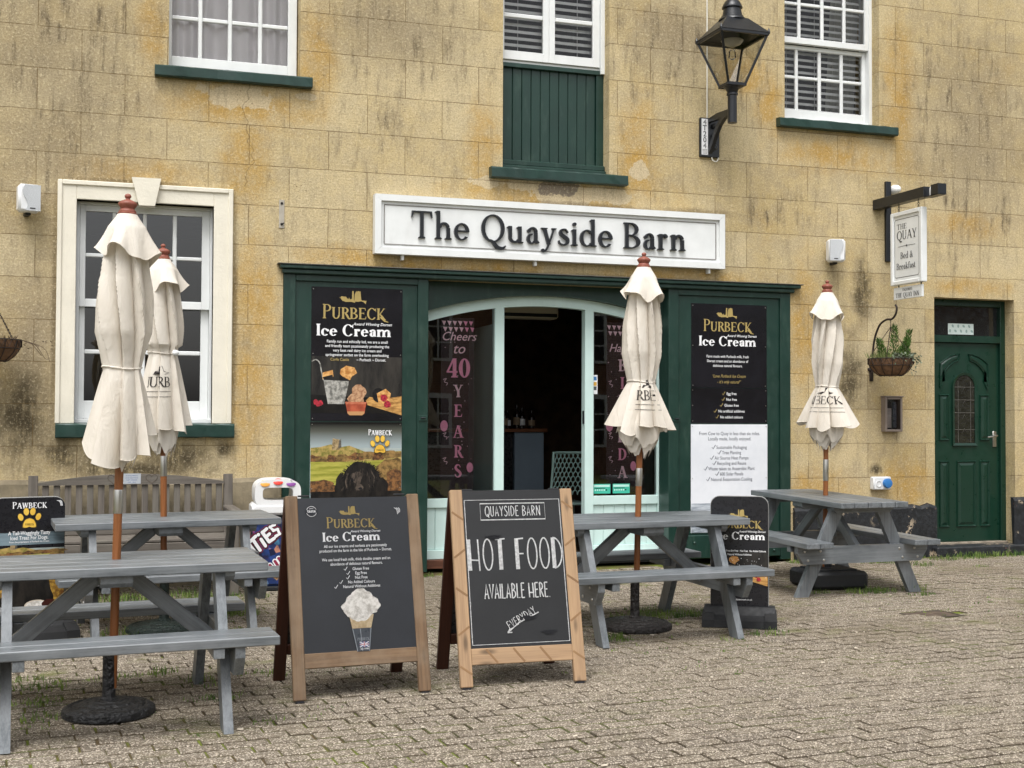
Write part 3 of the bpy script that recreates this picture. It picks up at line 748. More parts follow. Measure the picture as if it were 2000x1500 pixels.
# ground-floor cream-framed window
w = MB(); gx = [(-.046, .158), (.19, .394), (.424, .63), (.662, .863)]
sash_frame(w, -.09, .925, 2.232, 3.05, .12, gx, [(2.295, 2.633), (2.663, 3.0)], .05)
sash_frame(w, -.09, .925, 1.335, 2.275, .17, gx, [(1.479, 1.857), (1.891, 2.25)], .05)
w.span(-.12, -.091, .09, .28, 1.3, 3.07, WHITE); w.span(.926, .955, .09, .28, 1.3, 3.07, WHITE); w.span(-.12, .955, .10, .28, 3.051, 3.09, WHITE); w.span(-.12, .955, .07, .28, 1.285, 1.334, WHITE)
W4 = tag(w.build('window', BLD), 'ground floor sash window in a thick cream stone surround with keystone')
pane(-.06, .88, 2.27, 3.02, .142, GLASS_DARK, W4); pane(-.06, .88, 1.4, 2.27, .192, GLASS_DARK, W4); sill(W4, -.253, 1.12, 1.184, 1.295, .07, 4)
su = MB()
for (a, b, c, d) in ((-.256, -.115, 1.297, 3.214), (.945, 1.095, 1.297, 3.214), (-.115, .945, 3.07, 3.214)): su.span(a, b, -.022, .1, c, d, CREAM, .004)
for (a, b, c, d) in ((-.258, -.222, 1.297, 3.217), (1.06, 1.098, 1.297, 3.217), (-.222, 1.06, 3.18, 3.217)): su.span(a, b, -.036, .0, c, d, CREAM, .005)
su.prism([(.298, 3.262), (.356, 3.04), (.478, 3.04), (.524, 3.262)], -.065, .06, CREAM); su.build('surround', W4)

# ------------------------------------------------------------------ shopfront
def arc_pts(x0, x1, off=0.0, n=28):
    cx, cz, Rr = 3.91, 2.453-3.82, 3.82-off
    return [(x0+(x1-x0)*i/n, cz+math.sqrt(Rr*Rr-(x0+(x1-x0)*i/n-cx)**2)) for i in range(n+1)]
def shopfront():
    g = MB()
    # ledge above
    g.span(1.478, 6.377, -.075, .05, 2.585, 2.617, GREEN, .006); g.span(1.50, 6.325, -.05, .05, 2.545, 2.584, GREEN, .008)
    lead = paint('lead_flashing', '#4e4c46', .7, .3, 9, .4, 20)
    g.span(1.46, 6.40, -.085, .0, 2.618, 2.626, lead, .002)
    for a, b, i0, i1 in ((1.515, 2.757, 1.617, 2.664), (5.029, 6.297, 5.131, 6.189)):
        g.span(a, i0, -.012, .2, .03, 2.544, GREEN, .004); g.span(i1, b, -.012, .2, .03, 2.544, GREEN, .004)
        g.span(i0, i1, -.0105, .1, 2.49, 2.544, GREEN, .004); g.span(i0, i1, .012, .1, .28, 2.49, GREEN, .002); g.span(i0, i1, -.0105, .1, .065, .279, GREEN, .006)
        for bx_ in (i0+.07, i0+.16, i1-.16, i1-.07):
            for bz in (.12, .21): g.lathe([(.013, 0), (.012, .006), (.005, .011)], GREEN, 10, T(bx_, -.0105, bz, rx=R(90)))
    ap = arc_pts(2.70, 5.12)
    g.prism(ap+[(5.12, 2.545), (2.70, 2.545)], .14, .2, GREEN)
    S = tag(g.build('shopfront', BLD), 'dark green timber shopfront with projecting top ledge')
    for x in (2.71, 5.105):
        hg = MB(); hg.span(x-.038, x+.038, -.022, -.0125, 1.325, 1.372, GREEN, .002); hg.tube([(x-.02, -.026, 1.35), (x+.02, -.026, 1.35)], .006, BLACK, 8); hg.build('hinge', S)
    # aqua arched frame
    f = MB(); ai = arc_pts(2.70, 5.12, .09)
    f.prism(ap+ai[::-1], .22, .30, AQUA)
    f.span(2.70, 2.785, .222, .298, .115, 2.16, AQUA); f.span(5.03, 5.118, .222, .298, .115, 2.16, AQUA)
    f.span(3.433, 3.52, .222, .31, .115, 2.36, AQUA); f.span(4.298, 4.384, .222, .31, .115, 2.36, AQUA)
    for a, b in ((2.785, 3.433), (4.384, 5.03)):
        f.span(a, b, .224, .296, .56, .64, AQUA); f.span(a, b, .21, .297, .112, .19, AQUA)
        n = 6
        for i in range(n): f.span(a+(b-a)*i/n+.0015, a+(b-a)*(i+1)/n-.0015, .245, .27, .19, .56, AQUA, .004)
    f.build('arched_frame', S)
    # bead round glass
    for a, b in ((2.78, 3.433), (4.384, 5.035)):
        p = MB(); q = arc_pts(a, b, .085, 8); p.add([(a, .262, .63), (b, .262, .63)]+[(x, .262, z) for x, z in q[::-1]], [list(range(2+len(q)))], GLASS_SHOP); p.build('pane', S, recalc=False)
    t = MB(); oak = wood('threshold_wood', '#4a2a1c', '#6a4230', .6, .3)
    t.span(2.72, 3.6, .16, .34, .035, .11, oak); t.span(3.6, 5.1, .16, .40, .03, .09, BLACK_MATT); t.span(4.3, 5.1, .12, .22, .085, .111, WHITE); t.build('threshold', S)
    d = MB(); d.span(3.45, 3.495, .35, 1.1, .12, 2.2, AQUA); d.build('open_door', S)
    lk = MB(); lk.span(4.29, 4.297, .235, .27, 1.3, 1.42, BLACK); lk.build('lock_plate', S)
    return S
SHOP = shopfront()

# ------------------------------------------------------------------ green side door
def raised(mb, P, y, mat, ins=.018, h=.014):
    """moulded raised panel from an outline P (counter-clockwise)"""
    def inset(P, d):
        n = len(P); o = []
        for i in range(n):
            a, b, c = Vector(P[i-1]), Vector(P[i]), Vector(P[(i+1) % n])
            e1, e2 = (b-a).normalized(), (c-b).normalized(); n1, n2 = Vector((-e1.y, e1.x)), Vector((-e2.y, e2.x))
            m = (n1+n2); m = m.normalized()/max(.5, m.normalized().dot(n1)); o.append(tuple(b+m*d))
        return o
    L = [(P, 0), (inset(P, ins*.4), -h), (inset(P, ins*.9), -h*.1), (inset(P, ins*1.3), -h*.1), (inset(P, ins*2.6), -h*.8)]
    n = len(P); vs = [(a, y+d, b) for q, d in L for a, b in q]; fs = []
    for j in range(len(L)-1):
        for i in range(n): fs.append([j*n+i, j*n+(i+1) % n, (j+1)*n+(i+1) % n, (j+1)*n+i])
    fs.append([(len(L)-1)*n+i for i in range(n)]); mb.add(vs, fs, mat)
def side_door():
    y = .17; DG = paint('door_green', '#0f3024', .33, .06, 3, .04, 60)
    f = MB()
    f.span(7.92, 7.985, y-.035, y+.07, .10, 2.565, DG); f.span(8.822, 8.882, y-.035, y+.07, .10, 2.565, DG)
    f.span(7.985, 8.822, y-.034, y+.07, 2.13, 2.20, DG); f.span(7.985, 8.822, y-.034, y+.07, 2.5, 2.565, DG); f.span(7.9, 8.9, y-.06, y+.07, .095, .122, paint('worn_threshold', '#8a7f70', .8, .35, 9, .5, 30))
    F = tag(f.build('side_door', BLD), 'dark green panelled door with a small arched leaded light')
    b = MB(); b.span(7.986, 8.821, y, y+.05, .124, 2.128, DG); cx = 8.40
    for sg in (1, -1):
        mx = lambda P: P if sg == 1 else [(2*cx-a, z) for a, z in P][::-1]
        raised(b, mx([(8.094, .272), (8.216, .272), (8.216, .937), (8.094, .937)]), y-.001, DG)
        raised(b, mx([(8.096, 1.143), (8.216, 1.143), (8.216, 1.606), (8.096, 1.606)]), y-.001, DG)
        A1 = [(cx+.275*math.cos(R(a)), 1.68+.275*math.sin(R(a))) for a in range(176, 99, -8)]
        P = [(8.10, 1.69)]+[(8.126, 1.70)]+A1+[(8.352, 2.02)]+[(8.352-.245*t, 2.02-.10*t*t) for t in (.25, .5, .75, 1.0)]
        raised(b, mx(P), y-.001, DG, .011, .013)
    raised(b, [(8.302, .272), (8.538, .272), (8.538, .937), (8.302, .937)], y-.001, DG)
    lite = [(8.279, 1.115), (8.525, 1.115)]+[(cx+.123*math.cos(R(a)), 1.68+.123*math.sin(R(a))) for a in range(0, 181, 12)]
    rim = [(8.252, 1.09), (8.548, 1.09)]+[(cx+.148*math.cos(R(a)), 1.68+.148*math.sin(R(a))) for a in range(0, 181, 12)]
    n = len(lite); vs = [(a, y-.001, z) for a, z in rim]+[(a, y-.02, z) for a, z in rim]+[(a, y-.012, z) for a, z in lite]+[(a, y+.0, z) for a, z in lite]; fs = []
    for j in range(3):
        for i in range(n): fs.append([j*n+i, j*n+(i+1) % n, (j+1)*n+(i+1) % n, (j+1)*n+i])
    b.add(vs, fs, DG); b.build('door_leaf', F)
    gl = MB(); obs = paint('obscured_glass', '#24241f', .12, .45, 14, .8, 35, spec=.8)
    gl.add([(a, y-.004, z) for a, z in lite], [list(range(n))], obs); ld = paint('lead_came', '#55534e', .4, .1, 9, 0)
    for z in (1.25, 1.42, 1.55, 1.68): gl.tube([(8.28, y-.006, z), (8.524, y-.006, z)], .0035, ld, 5)
    for sg in (-1, 1): gl.tube([(cx+sg*.075, y-.006, 1.12), (cx+sg*.075, y-.006, 1.74)], .003, ld, 5)
    for z in (1.2, 1.34, 1.48, 1.62): gl.tube([(cx, y-.007, z+.06), (cx+.035, y-.007, z), (cx, y-.007, z-.06), (cx-.035, y-.007, z)], .0035, ld, 5, closed=True)
    gl.build('leaded_light', F)
    p = MB(); frost = paint('dark_fanlight_glass', '#1d1f20', .08, .35, 5, .15, 8, spec=.9); p.add([(7.985, y+.02, 2.2), (8.822, y+.02, 2.2), (8.822, y+.02, 2.5), (7.985, y+.02, 2.5)], [[0, 1, 2, 3]], frost); p.build('pane', F, recalc=False)
    hd = MB(); hd.span(8.742, 8.786, y-.012, y, 1.075, 1.235, CHROME, .012); hd.tube([(8.764, y-.01, 1.19), (8.764, y-.05, 1.19), (8.75, y-.056, 1.188), (8.64, y-.056, 1.175)], .009, CHROME, 8); hd.build('door_handle', F, 40)
    stk = Ink(y+.018); stk.rect(8.225, 8.535, 2.215, 2.325, flat('pale_sticker', '#cfdcd8', .6)); lf = flat('sticker_leaf', '#8fa8a3', .6)
    for i in range(9): stk.ell(8.25+.033*i, 2.25+.05*(i % 2), .012, .018, lf, 8, .5*(i % 3))
    stk.build('name_sticker', F)
side_door()
# ------------------------------------------------------------------ curtains and blinds
def curtain():
    m = paint('grey_net_curtain', '#f2ecee', .9, .03, 2, .1, 200); mb = MB(); n = 150; vs = []; fs = []
    for i in range(n+1):
        x = .5+1.2*i/n; y = .225+.022*math.sin(x*46+1.5*math.sin(x*9))+.014*math.sin(x*21)
        vs += [(x, y, 4.2), (x, y+.005, 5.8)]
    for i in range(n): fs.append([2*i, 2*i+2, 2*i+3, 2*i+1])
    mb.add(vs, fs, m); tag(mb.build('curtain', smooth=60, recalc=False), 'grey curtain hanging in folds behind the upper left window', 'curtain')
curtain()
def blind(x0, x1, z0, z1, y, pitch, label, tilt):
    m = paint('blind_slat', '#f0efee', .45, .03, 3, 0); mb = MB(); k = int((z1-z0)/pitch)
    for i in range(k):
        z = z0+i*pitch; mb.box((0, 0, 0), (x1-x0, .044, .0025), m, .001, T((x0+x1)/2, y, z, rx=tilt))
    mb.span(x0, x1, y-.02, y+.02, z0-.03, z0-.012, m)
    t = thing('window_blind', label, 'blind'); mb.build('slats', t)
    for f in (.2, .5, .8): c = MB(); c.tube([(x0+(x1-x0)*f, y-.024, z0-.02), (x0+(x1-x0)*f, y-.024, z1)], .002, m, 5); c.build('cord', t)
blind(3.44, 4.40, 4.60, 5.75, .235, .062, 'white slatted blind behind the casement window over the hatch', R(52))
blind(6.2, 7.25, 4.38, 5.95, .275, .062, 'white slatted blind behind the upper right sash window', R(48))
dr = MB(); pm = paint('pale_drape', '#b3b1aa', .9, .08, 3, 0); n = 30
vs = []; fs = []
for i in range(n+1):
    x = 7.0+.34*i/n; vs += [(x-.1, .36+.02*math.sin(i*1.1), 4.2), (x, .36+.02*math.sin(i*1.1), 5.9)]
for i in range(n): fs.append([2*i, 2*i+2, 2*i+3, 2*i+1])
dr.add(vs, fs, pm); tag(dr.build('curtain', smooth=60, recalc=False), 'pale gathered curtain at the right edge behind the slatted blind', 'curtain')

# ------------------------------------------------------------------ shop name board
def name_board():
    t = thing('shop_sign', 'long white name board with raised black serif letters above the shopfront', 'sign', (2.265, -.06, 2.737))
    W, H = 3.297, .506; b = MB(); b.span(.03, W-.03, -.01, .055, .03, H-.03, WHITE, .002); b.build('board', t)
    f = MB()
    for z0, z1 in ((0, .055), (H-.055, H)): f.prism([(0 if z0 == 0 else .055, z0), (W if z0 == 0 else W-.055, z0), (W-.055 if z0 == 0 else W, z1), (.055 if z0 == 0 else 0, z1)], -.034, .05, WHITE)
    for x0, x1, s in ((0, .055, 1), (W, W-.055, -1)): f.prism([(x0, .0015), (x1, .0565), (x1, H-.0565), (x0, H-.0015)], -.034, .05, WHITE)
    grv = paint('weathered_joint', '#7f7c78', .8, .2, 20, 0)
    for z in (.085, H-.085): f.span(.085, W-.085, -.0155, -.009, z-.004, z+.004, grv, .001)
    for x in (.085, W-.085): f.span(x-.004, x+.004, -.0155, -.009, .0895, H-.0895, grv, .001)
    f.build('moulding', t)
    l = MB(); gl, w = serif_run('The Quayside Barn', .118, .046, .06, .085); k = 2.575/w; hz = .232; kx = k
    for i, (vs, fs) in enumerate(gl):
        y0, y1 = -.0105, -.034-i*.00012; n = len(vs); V = [(.317+a*kx, y, .148+b*hz) for y in (y1, y0) for a, b in vs]
        F = [list(f_) for f_ in fs]; ed = {}
        for f_ in fs:
            for q in range(len(f_)):
                e = (f_[q], f_[(q+1) % len(f_)]); ed[tuple(sorted(e))] = ed.get(tuple(sorted(e)), 0)+1
        F += [[a, b, n+b, n+a] for (a, b), c in ed.items() if c == 1]
        l.add(V, F, BLACK)
    l.build('lettering', t)
    for x in (.25, 1.45, 3.15): k = MB(); k.span(x-.012, x+.012, -.005, .05, -.045, 0, WHITE, .003); k.build('fixing_lug', t)
name_board()

# ------------------------------------------------------------------ printed posters
GOLD = flat('gold_print', '#a8935a', .45); WHT = flat('white_print', '#e9e9ea', .45); INKB = flat('black_print', '#1c1c20', .3); TAN = flat('tan_print', '#b98a5c', .45)
def photo_mat(name, c1, c2, scale=9, rough=.35, stretch=(1, 1, 1)):
    if name in MATS: return MATS[name]
    s = NT(name); co = s.coord(); f = s.noise(s.mapping(co, stretch), scale, 6, .7)
    s.principled(s.mix(s.remap(f, .36, .64), C(c1), C(c2)), rough); MATS[name] = s.m; return s.m
def poster_black(name='poster_black_sheet'):
    return photo_mat(name, '#141417', '#1d1d22', 1.5, .16)
SHEET = poster_black()
def castle(k, x, z, w, mat):
    """ruined keep silhouette of the dairy's emblem"""
    u = w/5.9; P = [(0, .75), (.35, .6), (.7, .2), (1.5, 0), (2.6, .05), (3.4, -.1), (3.45, .1), (4.1, .1), (4.75, .2), (5.3, .05), (5.75, -.3), (5.9, .3), (5.5, .3), (4.8, .35), (4.75, .6), (4.6, 1.9), (4.4, 1.8), (4.2, 1.95), (3.8, 1.8), (3.65, 1.9), (3.35, 1.3), (3.3, .3), (3.2, .3), (3.15, 1.85), (2.95, 1.95), (2.8, 1.8), (2.75, .55), (2.3, .45), (2.15, .8), (2.05, .5), (1.75, .6), (1.5, .9), (1.0, .9), (.5, .95), (.3, .7)]
    k.poly([(x+(a-2.95)*u, z+b*u*1.25) for a, b in P], mat)
def brand(k, x, z, w, big=True):
    """gold PURBECK wordmark with emblem and the Ice Cream line below; x centre, z baseline of the wordmark, w its width"""
    castle(k, x-.02*w, z+.255*w, .42*w, GOLD); k.serif('PURBECK', x, z, .215*w, GOLD, Tk=.13, tn=.05, S=.05, gap=.05, caps=.8, width=w*.95)
    k.strip([(x+.40*w, z+.04*w), (x+.47*w, z-.02*w), (x+.53*w, z-.035*w)], [.02*w, .02*w, .008*w], GOLD)
    k.serif('Ice Cream', x, z-.26*w, .175*w, WHT, Tk=.19, tn=.06, S=.05, gap=.045, width=w*1.14); k.text('Award Winning Dorset', x+.285*w, z-.095*w, .062*w, WHT, bold=.008, shear=.25)
def icecream_still(k, x0, z0, w):
    """bucket of cones, scoop in a terracotta pot, board and raspberries"""
    S = lambda a, b: (x0+a*w, z0+b*w)
    back = photo_mat('dark_slate_print', '#19191a', '#393632', 5, .25, (1, 1, .25)); k.poly([S(0, 0), S(1, 0), S(1, .62), S(0, .62)], back)
    k.poly([S(0, 0), S(1, 0), S(1, .16), S(0, .2)], photo_mat('dark_table_print', '#0d0d0e', '#1a1817', 8, .25))
    zinc = photo_mat('zinc_print', '#5d5c57', '#b7b4ac', 26, .4); waf = photo_mat('wafer_print', '#a96c2d', '#e0ae6b', 30, .4); ice = photo_mat('icecream_print', '#8f6244', '#c9a27d', 40, .4)
    terra = photo_mat('terracotta_print', '#8c3a22', '#b4573a', 9, .4); oak = photo_mat('board_print', '#8a5f2c', '#cf9f5b', 12, .4, (1, 1, 5)); ras = photo_mat('raspberry_print', '#6f1020', '#c32f40', 60, .4); cuff = photo_mat('cone_cuff_print', '#0b0b0c', '#232022', 9, .3)
    k.strip(spline([S(.0, .56), S(.05, .58), S(.09, .54), S(.11, .44), S(.13, .36)], 5), .012*w, zinc)
    k.poly([S(.12, .44), S(.23, .47), S(.24, .4), S(.18, .36), S(.12, .37)], waf); k.poly([S(.12, .39), S(.23, .42), S(.24, .36), S(.15, .34)], cuff)
    k.poly([S(.32, .48), S(.38, .52), S(.47, .5), S(.5, .44), S(.44, .4), S(.42, .36), S(.36, .38), S(.31, .43)], waf); k.poly([S(.3, .42), S(.36, .39), S(.42, .36), S(.4, .34), S(.3, .34)], cuff)
    k.poly([S(.13, .36), S(.41, .35), S(.36, .1), S(.18, .1)], zinc)
    for a, b in ((.05, .12), (.1, .11), (.075, .1)): k.blob(*S(a, b), .028*w, .03*w, ras, .06, 14, int(a*99))
    k.poly([S(.6, .14), S(.64, .18), S(.8, .16), S(1, .19), S(1, -.02), S(.86, .02), S(.62, .09)], oak)
    k.ell(*S(.74, .2), .07*w, .08*w, cuff, 18); k.poly([S(.74, .12), S(.72, .22), S(.82, .27), S(.88, .22), S(.86, .12), S(.8, .1)], waf)
    for a, b in ((.8, .17), (.84, .1)): k.blob(*S(a, b), .04*w, .04*w, ras, .06, 14, int(a*99))
    k.blob(*S(.52, .23), .08*w, .085*w, ice, .05, 24, 4); k.blob(*S(.49, .16), .09*w, .07*w, ice, .05, 24, 5)
    k.poly([S(.37, .12), S(.61, .12), S(.595, .06), S(.585, .0), S(.56, -.02), S(.42, -.02), S(.395, .0), S(.385, .06)], terra); k.poly([S(.395, .02), S(.585, .02), S(.58, -.005), S(.56, -.022), S(.42, -.022), S(.4, -.005)], TAN)
    k.poly([S(.37, .125), S(.61, .125), S(.6, .1), S(.38, .1)], photo_mat('pot_rim_print', '#a8563a', '#c97c5c', 9, .4))
def dog_scene(k, x0, z0, w, h, dog=True):
    """castle ruin on a hill, fields and a black spaniel"""
    S = lambda a, b: (x0+a*w, z0+b*h)
    s_ = 'printed_sky'
    if s_ not in MATS:
        s = NT(s_); z = s.sep(s.coord('Generated'))[2]
        s.principled(s.ramp(z, [(.5, C('#b8c9cd')), (.78, C('#aebcbf')), (.9, C('#6c6f6d')), (.985, C('#151516'))]), .2); MATS[s_] = s.m
    hill = photo_mat('hill_print', '#6a6a2a', '#b59a5c', 22); scrub = photo_mat('scrub_print', '#3d2a1d', '#8a6038', 26); field = photo_mat('field_print', '#808329', '#b4ad52', 6, .35, (.4, 1, 4)); stone = photo_mat('ruin_print', '#6b5a3e', '#b39c74', 20); bush = photo_mat('hedge_print', '#4a3a1e', '#9a7a48', 18); fur = photo_mat('black_fur_print', '#08080a', '#26221f', 16, .3, (1, 1, .4))
    k.poly([S(0, .5), S(.5, .56), S(1, .55), S(1, .62), S(.6, .63), S(0, .6)], photo_mat('far_ridge_print', '#8f9a98', '#a7b0ab', 8))
    k.poly([S(0, .42), S(1, .42), S(1, .58), S(.62, .56), S(.5, .62), S(.42, .66), S(.33, .64), S(.22, .68), S(.1, .64), S(0, .63)], hill)
    k.poly([S(.23, .6), S(.32, .6), S(.31, .75), S(.24, .765)], stone); k.poly([S(.3, .63), S(.335, .63), S(.33, .76), S(.31, .74)], photo_mat('ruin_shade_print', '#3c3a36', '#6b665c', 20))
    for a, b, r, q in ((.04, .47, .09, 1), (.14, .45, .08, 2), (.25, .47, .08, 3), (.36, .48, .1, 4), (.5, .5, .09, 5), (.62, .52, .1, 6), (.75, .5, .08, 7), (.9, .53, .13, 8)): k.blob(*S(a, b), r*w, .055*h, scrub if q % 2 else bush, .15, 22, q)
    k.poly([S(0, 0), S(1, 0), S(1, .4), S(.8, .45), S(.4, .42), S(0, .43)], field)
    k.blob(*S(.12, .06), .2*w, .1*h, scrub, .12, 26, 9); k.blob(*S(.88, .22), .2*w, .24*h, bush, .1, 30, 10); k.blob(*S(.95, .1), .16*w, .2*h, scrub, .12, 30, 11)
    if dog:
        fr = random.Random(5)
        for i in range(90):
            a = fr.uniform(.1, 3.05); ex, ez = .55+.215*math.cos(a), .12+.29*math.sin(a); k.strip(spline([S(ex, ez), S(ex+.03*math.cos(a)+fr.uniform(-.015, .015), ez+.035*math.sin(a)+fr.uniform(-.02, .01))], 3), [.008*w, .007*w, .004*w, .001*w], fur)
        k.blob(*S(.55, .12), .22*w, .3*h, fur, .03, 40, 12); k.blob(*S(.36, .05), .1*w, .2*h, fur, .08, 30, 13); k.blob(*S(.74, .02), .11*w, .2*h, fur, .06, 30, 14)
        gl = photo_mat('fur_sheen_print', '#2a2521', '#5c5148', 30, .3, (1, 1, .5)); k.blob(*S(.51, .2), .06*w, .09*h, gl, .12, 22, 15); k.ell(*S(.46, .16), .022*w, .018*h, INKB, 12); k.blob(*S(.53, .06), .045*w, .05*h, gl, .1, 18, 16); k.ell(*S(.545, .04), .022*w, .016*h, INKB, 12)
        k.strip([S(.41, .26), S(.38, .14), S(.4, .04)], .012*w, gl); k.strip([S(.66, .3), S(.7, .2), S(.69, .1)], .01*w, gl)
        for i in range(70):
            a, b = fr.uniform(.34, .76), fr.uniform(.02, .34)
            if (a-.55)**2/.05+(b-.1)**2/.08 < 1: k.strip(spline([S(a, b), S(a+(a-.54)*.12+fr.uniform(-.01, .01), b-fr.uniform(.04, .10))], 3), [.002*w, .005*w, .004*w, .001*w], gl if fr.random() < .45 else INKB)
def paw(k, x, z, w, word=True):
    y = photo_mat('yellow_print', '#d9a83a', '#e8c050', 5); ol = flat('paw_outline', '#5c4a1e', .5)
    for q, m in ((1.0, ol), (.88, y)):
        for a, b, rx, rz, ro in ((-.38, .12, .125, .18, .35), (-.14, .36, .13, .19, .1), (.14, .36, .13, .19, -.1), (.38, .12, .125, .18, -.35)): k.ell(x+a*w, z+b*w, rx*w*q, rz*w*q, m, 18, ro)
        P = spline([(-.02, .08), (-.2, .0), (-.3, -.2), (-.3, -.36), (-.14, -.38), (.0, -.34), (.14, -.38), (.3, -.36), (.3, -.2), (.2, .0), (.02, .08)], 4); k.poly([(x+a*w*q, z-.14*w*(1-q)+b*w*q) for a, b in P], m)
    if word: k.serif('PURBECK', x, z-.26*w, .09*w, ol, Tk=.16, tn=.08, S=.03, width=.36*w)
def poster(label, x0, x1, z0, z1, y, build, sheet=None):
    t = thing('poster', label, 'poster', ((x0+x1)/2, y, (z0+z1)/2)); w, h = x1-x0, z1-z0
    p = MB(); p.span(-w/2, w/2, 0, .004, -h/2, h/2, sheet or SHEET, .001); p.build('sheet', t)
    k = Ink(0.0); k.clip = (-w/2+.002, w/2-.002, -h/2+.002, h/2-.002); build(k, w, h); k.build('print', t)
    for sx in (-1, 1):
        for sz in (-1, 0, 1): sc = MB(); sc.lathe([(.005, 0), (.004, .003)], CHROME, 8, T(sx*(w/2-.015), -.0005, sz*(h/2-.02), rx=R(90))); sc.build('screw', t)
def p1(k, w, h):
    icecream_still(k, -w/2+.004, -h/2+.065, w-.008); brand(k, -.03, h/2-.265, .56)
    for i, l in enumerate(('Family run and ethically led, we are a small', 'and friendly team passionately producing the', 'very best real dairy ice cream and', 'springwater sorbet on the farm overlooking')): k.text(l, 0, h/2-.468-.0375*i, .0345, WHT, bold=.007, sx=.88)
    k.text('Corfe Castle', -.15, h/2-.62, .0345, GOLD, bold=.01, sx=.88); k.text('~ Purbeck ~ Dorset.', .12, h/2-.62, .0345, WHT, bold=.007, sx=.88)
poster('black ice cream poster on left green panel, bucket of cones pictured below the text', 1.752, 2.532, 1.322, 2.448, .007, p1)
def p2(k, w, h):
    s = 'printed_sky'; dog_scene(k, -w/2+.003, -h/2+.53, w-.006, h-.53)
    k.serif('PAWBECK', .20, h/2-.11, .05, WHT, Tk=.16, tn=.07, S=.04, caps=.84, width=.2); paw(k, .2, h/2-.2, .165)
    k.rect(-w/2+.003, w/2-.003, -h/2+.003, -h/2+.53, photo_mat('black_fur_print', '#08080a', '#26221f', 16))
dog_sheet = NT('printed_sky'); _z = dog_sheet.sep(dog_sheet.coord('Generated'))[2]
dog_sheet.principled(dog_sheet.ramp(_z, [(.62, C('#a9bcc2')), (.82, C('#9aa6a8')), (.93, C('#55574f')), (.99, C('#141414'))]), .2); MATS['printed_sky'] = dog_sheet.m
poster('dog treat poster with black spaniel and castle hill, below the bucket poster', 1.75, 2.532,   .20, 1.312, .007, p2, MATS['printed_sky'])
def ticks(k, rows, x, z, dz, size, mat, bold=.006, tickm=None, sx=.9):
    for i, r in enumerate(rows):
        w = k.text(r, x+.02, z-dz*i, size, mat, bold=bold*.5, sx=sx); q = x+.02-w/2-.045; zz = z-dz*i
        k.strip([(q, zz+size*.35), (q+size*.28, zz), (q+size*.85, zz+size*.85)], size*.14, tickm or GOLD)
def p3(k, w, h):
    brand(k, -.02, h/2-.255, .52)
    for i, l in enumerate(('Farm made with Purbeck milk, fresh', 'Dorset cream and an abundance of', 'delicious natural flavours.')): k.text(l, -.02, h/2-.50-.043*i, .035, WHT, bold=.006, sx=.86)
    k.text('\u201cLove Purbeck Ice Cream', -.01, h/2-.685, .042, GOLD, shear=.3, sx=.8); k.text('- it\u2019s only natural\u201d', -.01, h/2-.738, .042, GOLD, shear=.3, sx=.8)
poster('upper black ice cream poster on the right green panel, gold wordmark and slogan', 5.266, 6.052, 1.64, 2.42, .007, p3)
poster('black strip poster listing ticked egg free and nut free, right green panel', 5.264, 6.056, 1.312, 1.636, .0065, lambda k, w, h: ticks(k, ('Egg free', 'Nut free', 'Gluten free', 'No artificial additives', 'No added colours'), 0, h/2-.062, .0545, .036, WHT, .012))
def p5(k, w, h):
    sea = photo_mat('sea_print', '#8b939c', '#c4cad0', 6, .4, (1, 1, 9)); k.rect(-w/2+.002, w/2-.002, -h/2+.002, -h/2+.27, sea); k.rect(-w/2+.002, w/2-.002, -h/2+.002, -h/2+.16, photo_mat('shore_print', '#5d6570', '#aeb6bd', 9, .4, (1, 1, 7)))
    DK = flat('slate_print', '#3c4250', .5)
    for i, l in enumerate(('From Cow to Quay in less than six miles.', 'Locally made, locally enjoyed.')): k.text(l, 0, h/2-.10-.049*i, .045, DK, bold=.003, sx=.84)
    ticks(k, ('Sustainable Packaging', 'Tree Planting', 'Air Source Heat Pumps', 'Recycling and Reuse', 'Waste taken to Anaerobic Plant', '600 Solar Panels', 'Natural Evaporation Cooling'), 0, h/2-.228, .0495, .044, DK, .003, DK, .84)
poster('white poster of ticked green credentials with sea view, right green panel', 5.262, 6.058, .30, 1.300, .006, p5, photo_mat('white_poster_sheet', '#d5d8dd', '#e2e4e8', 1.5, .4))

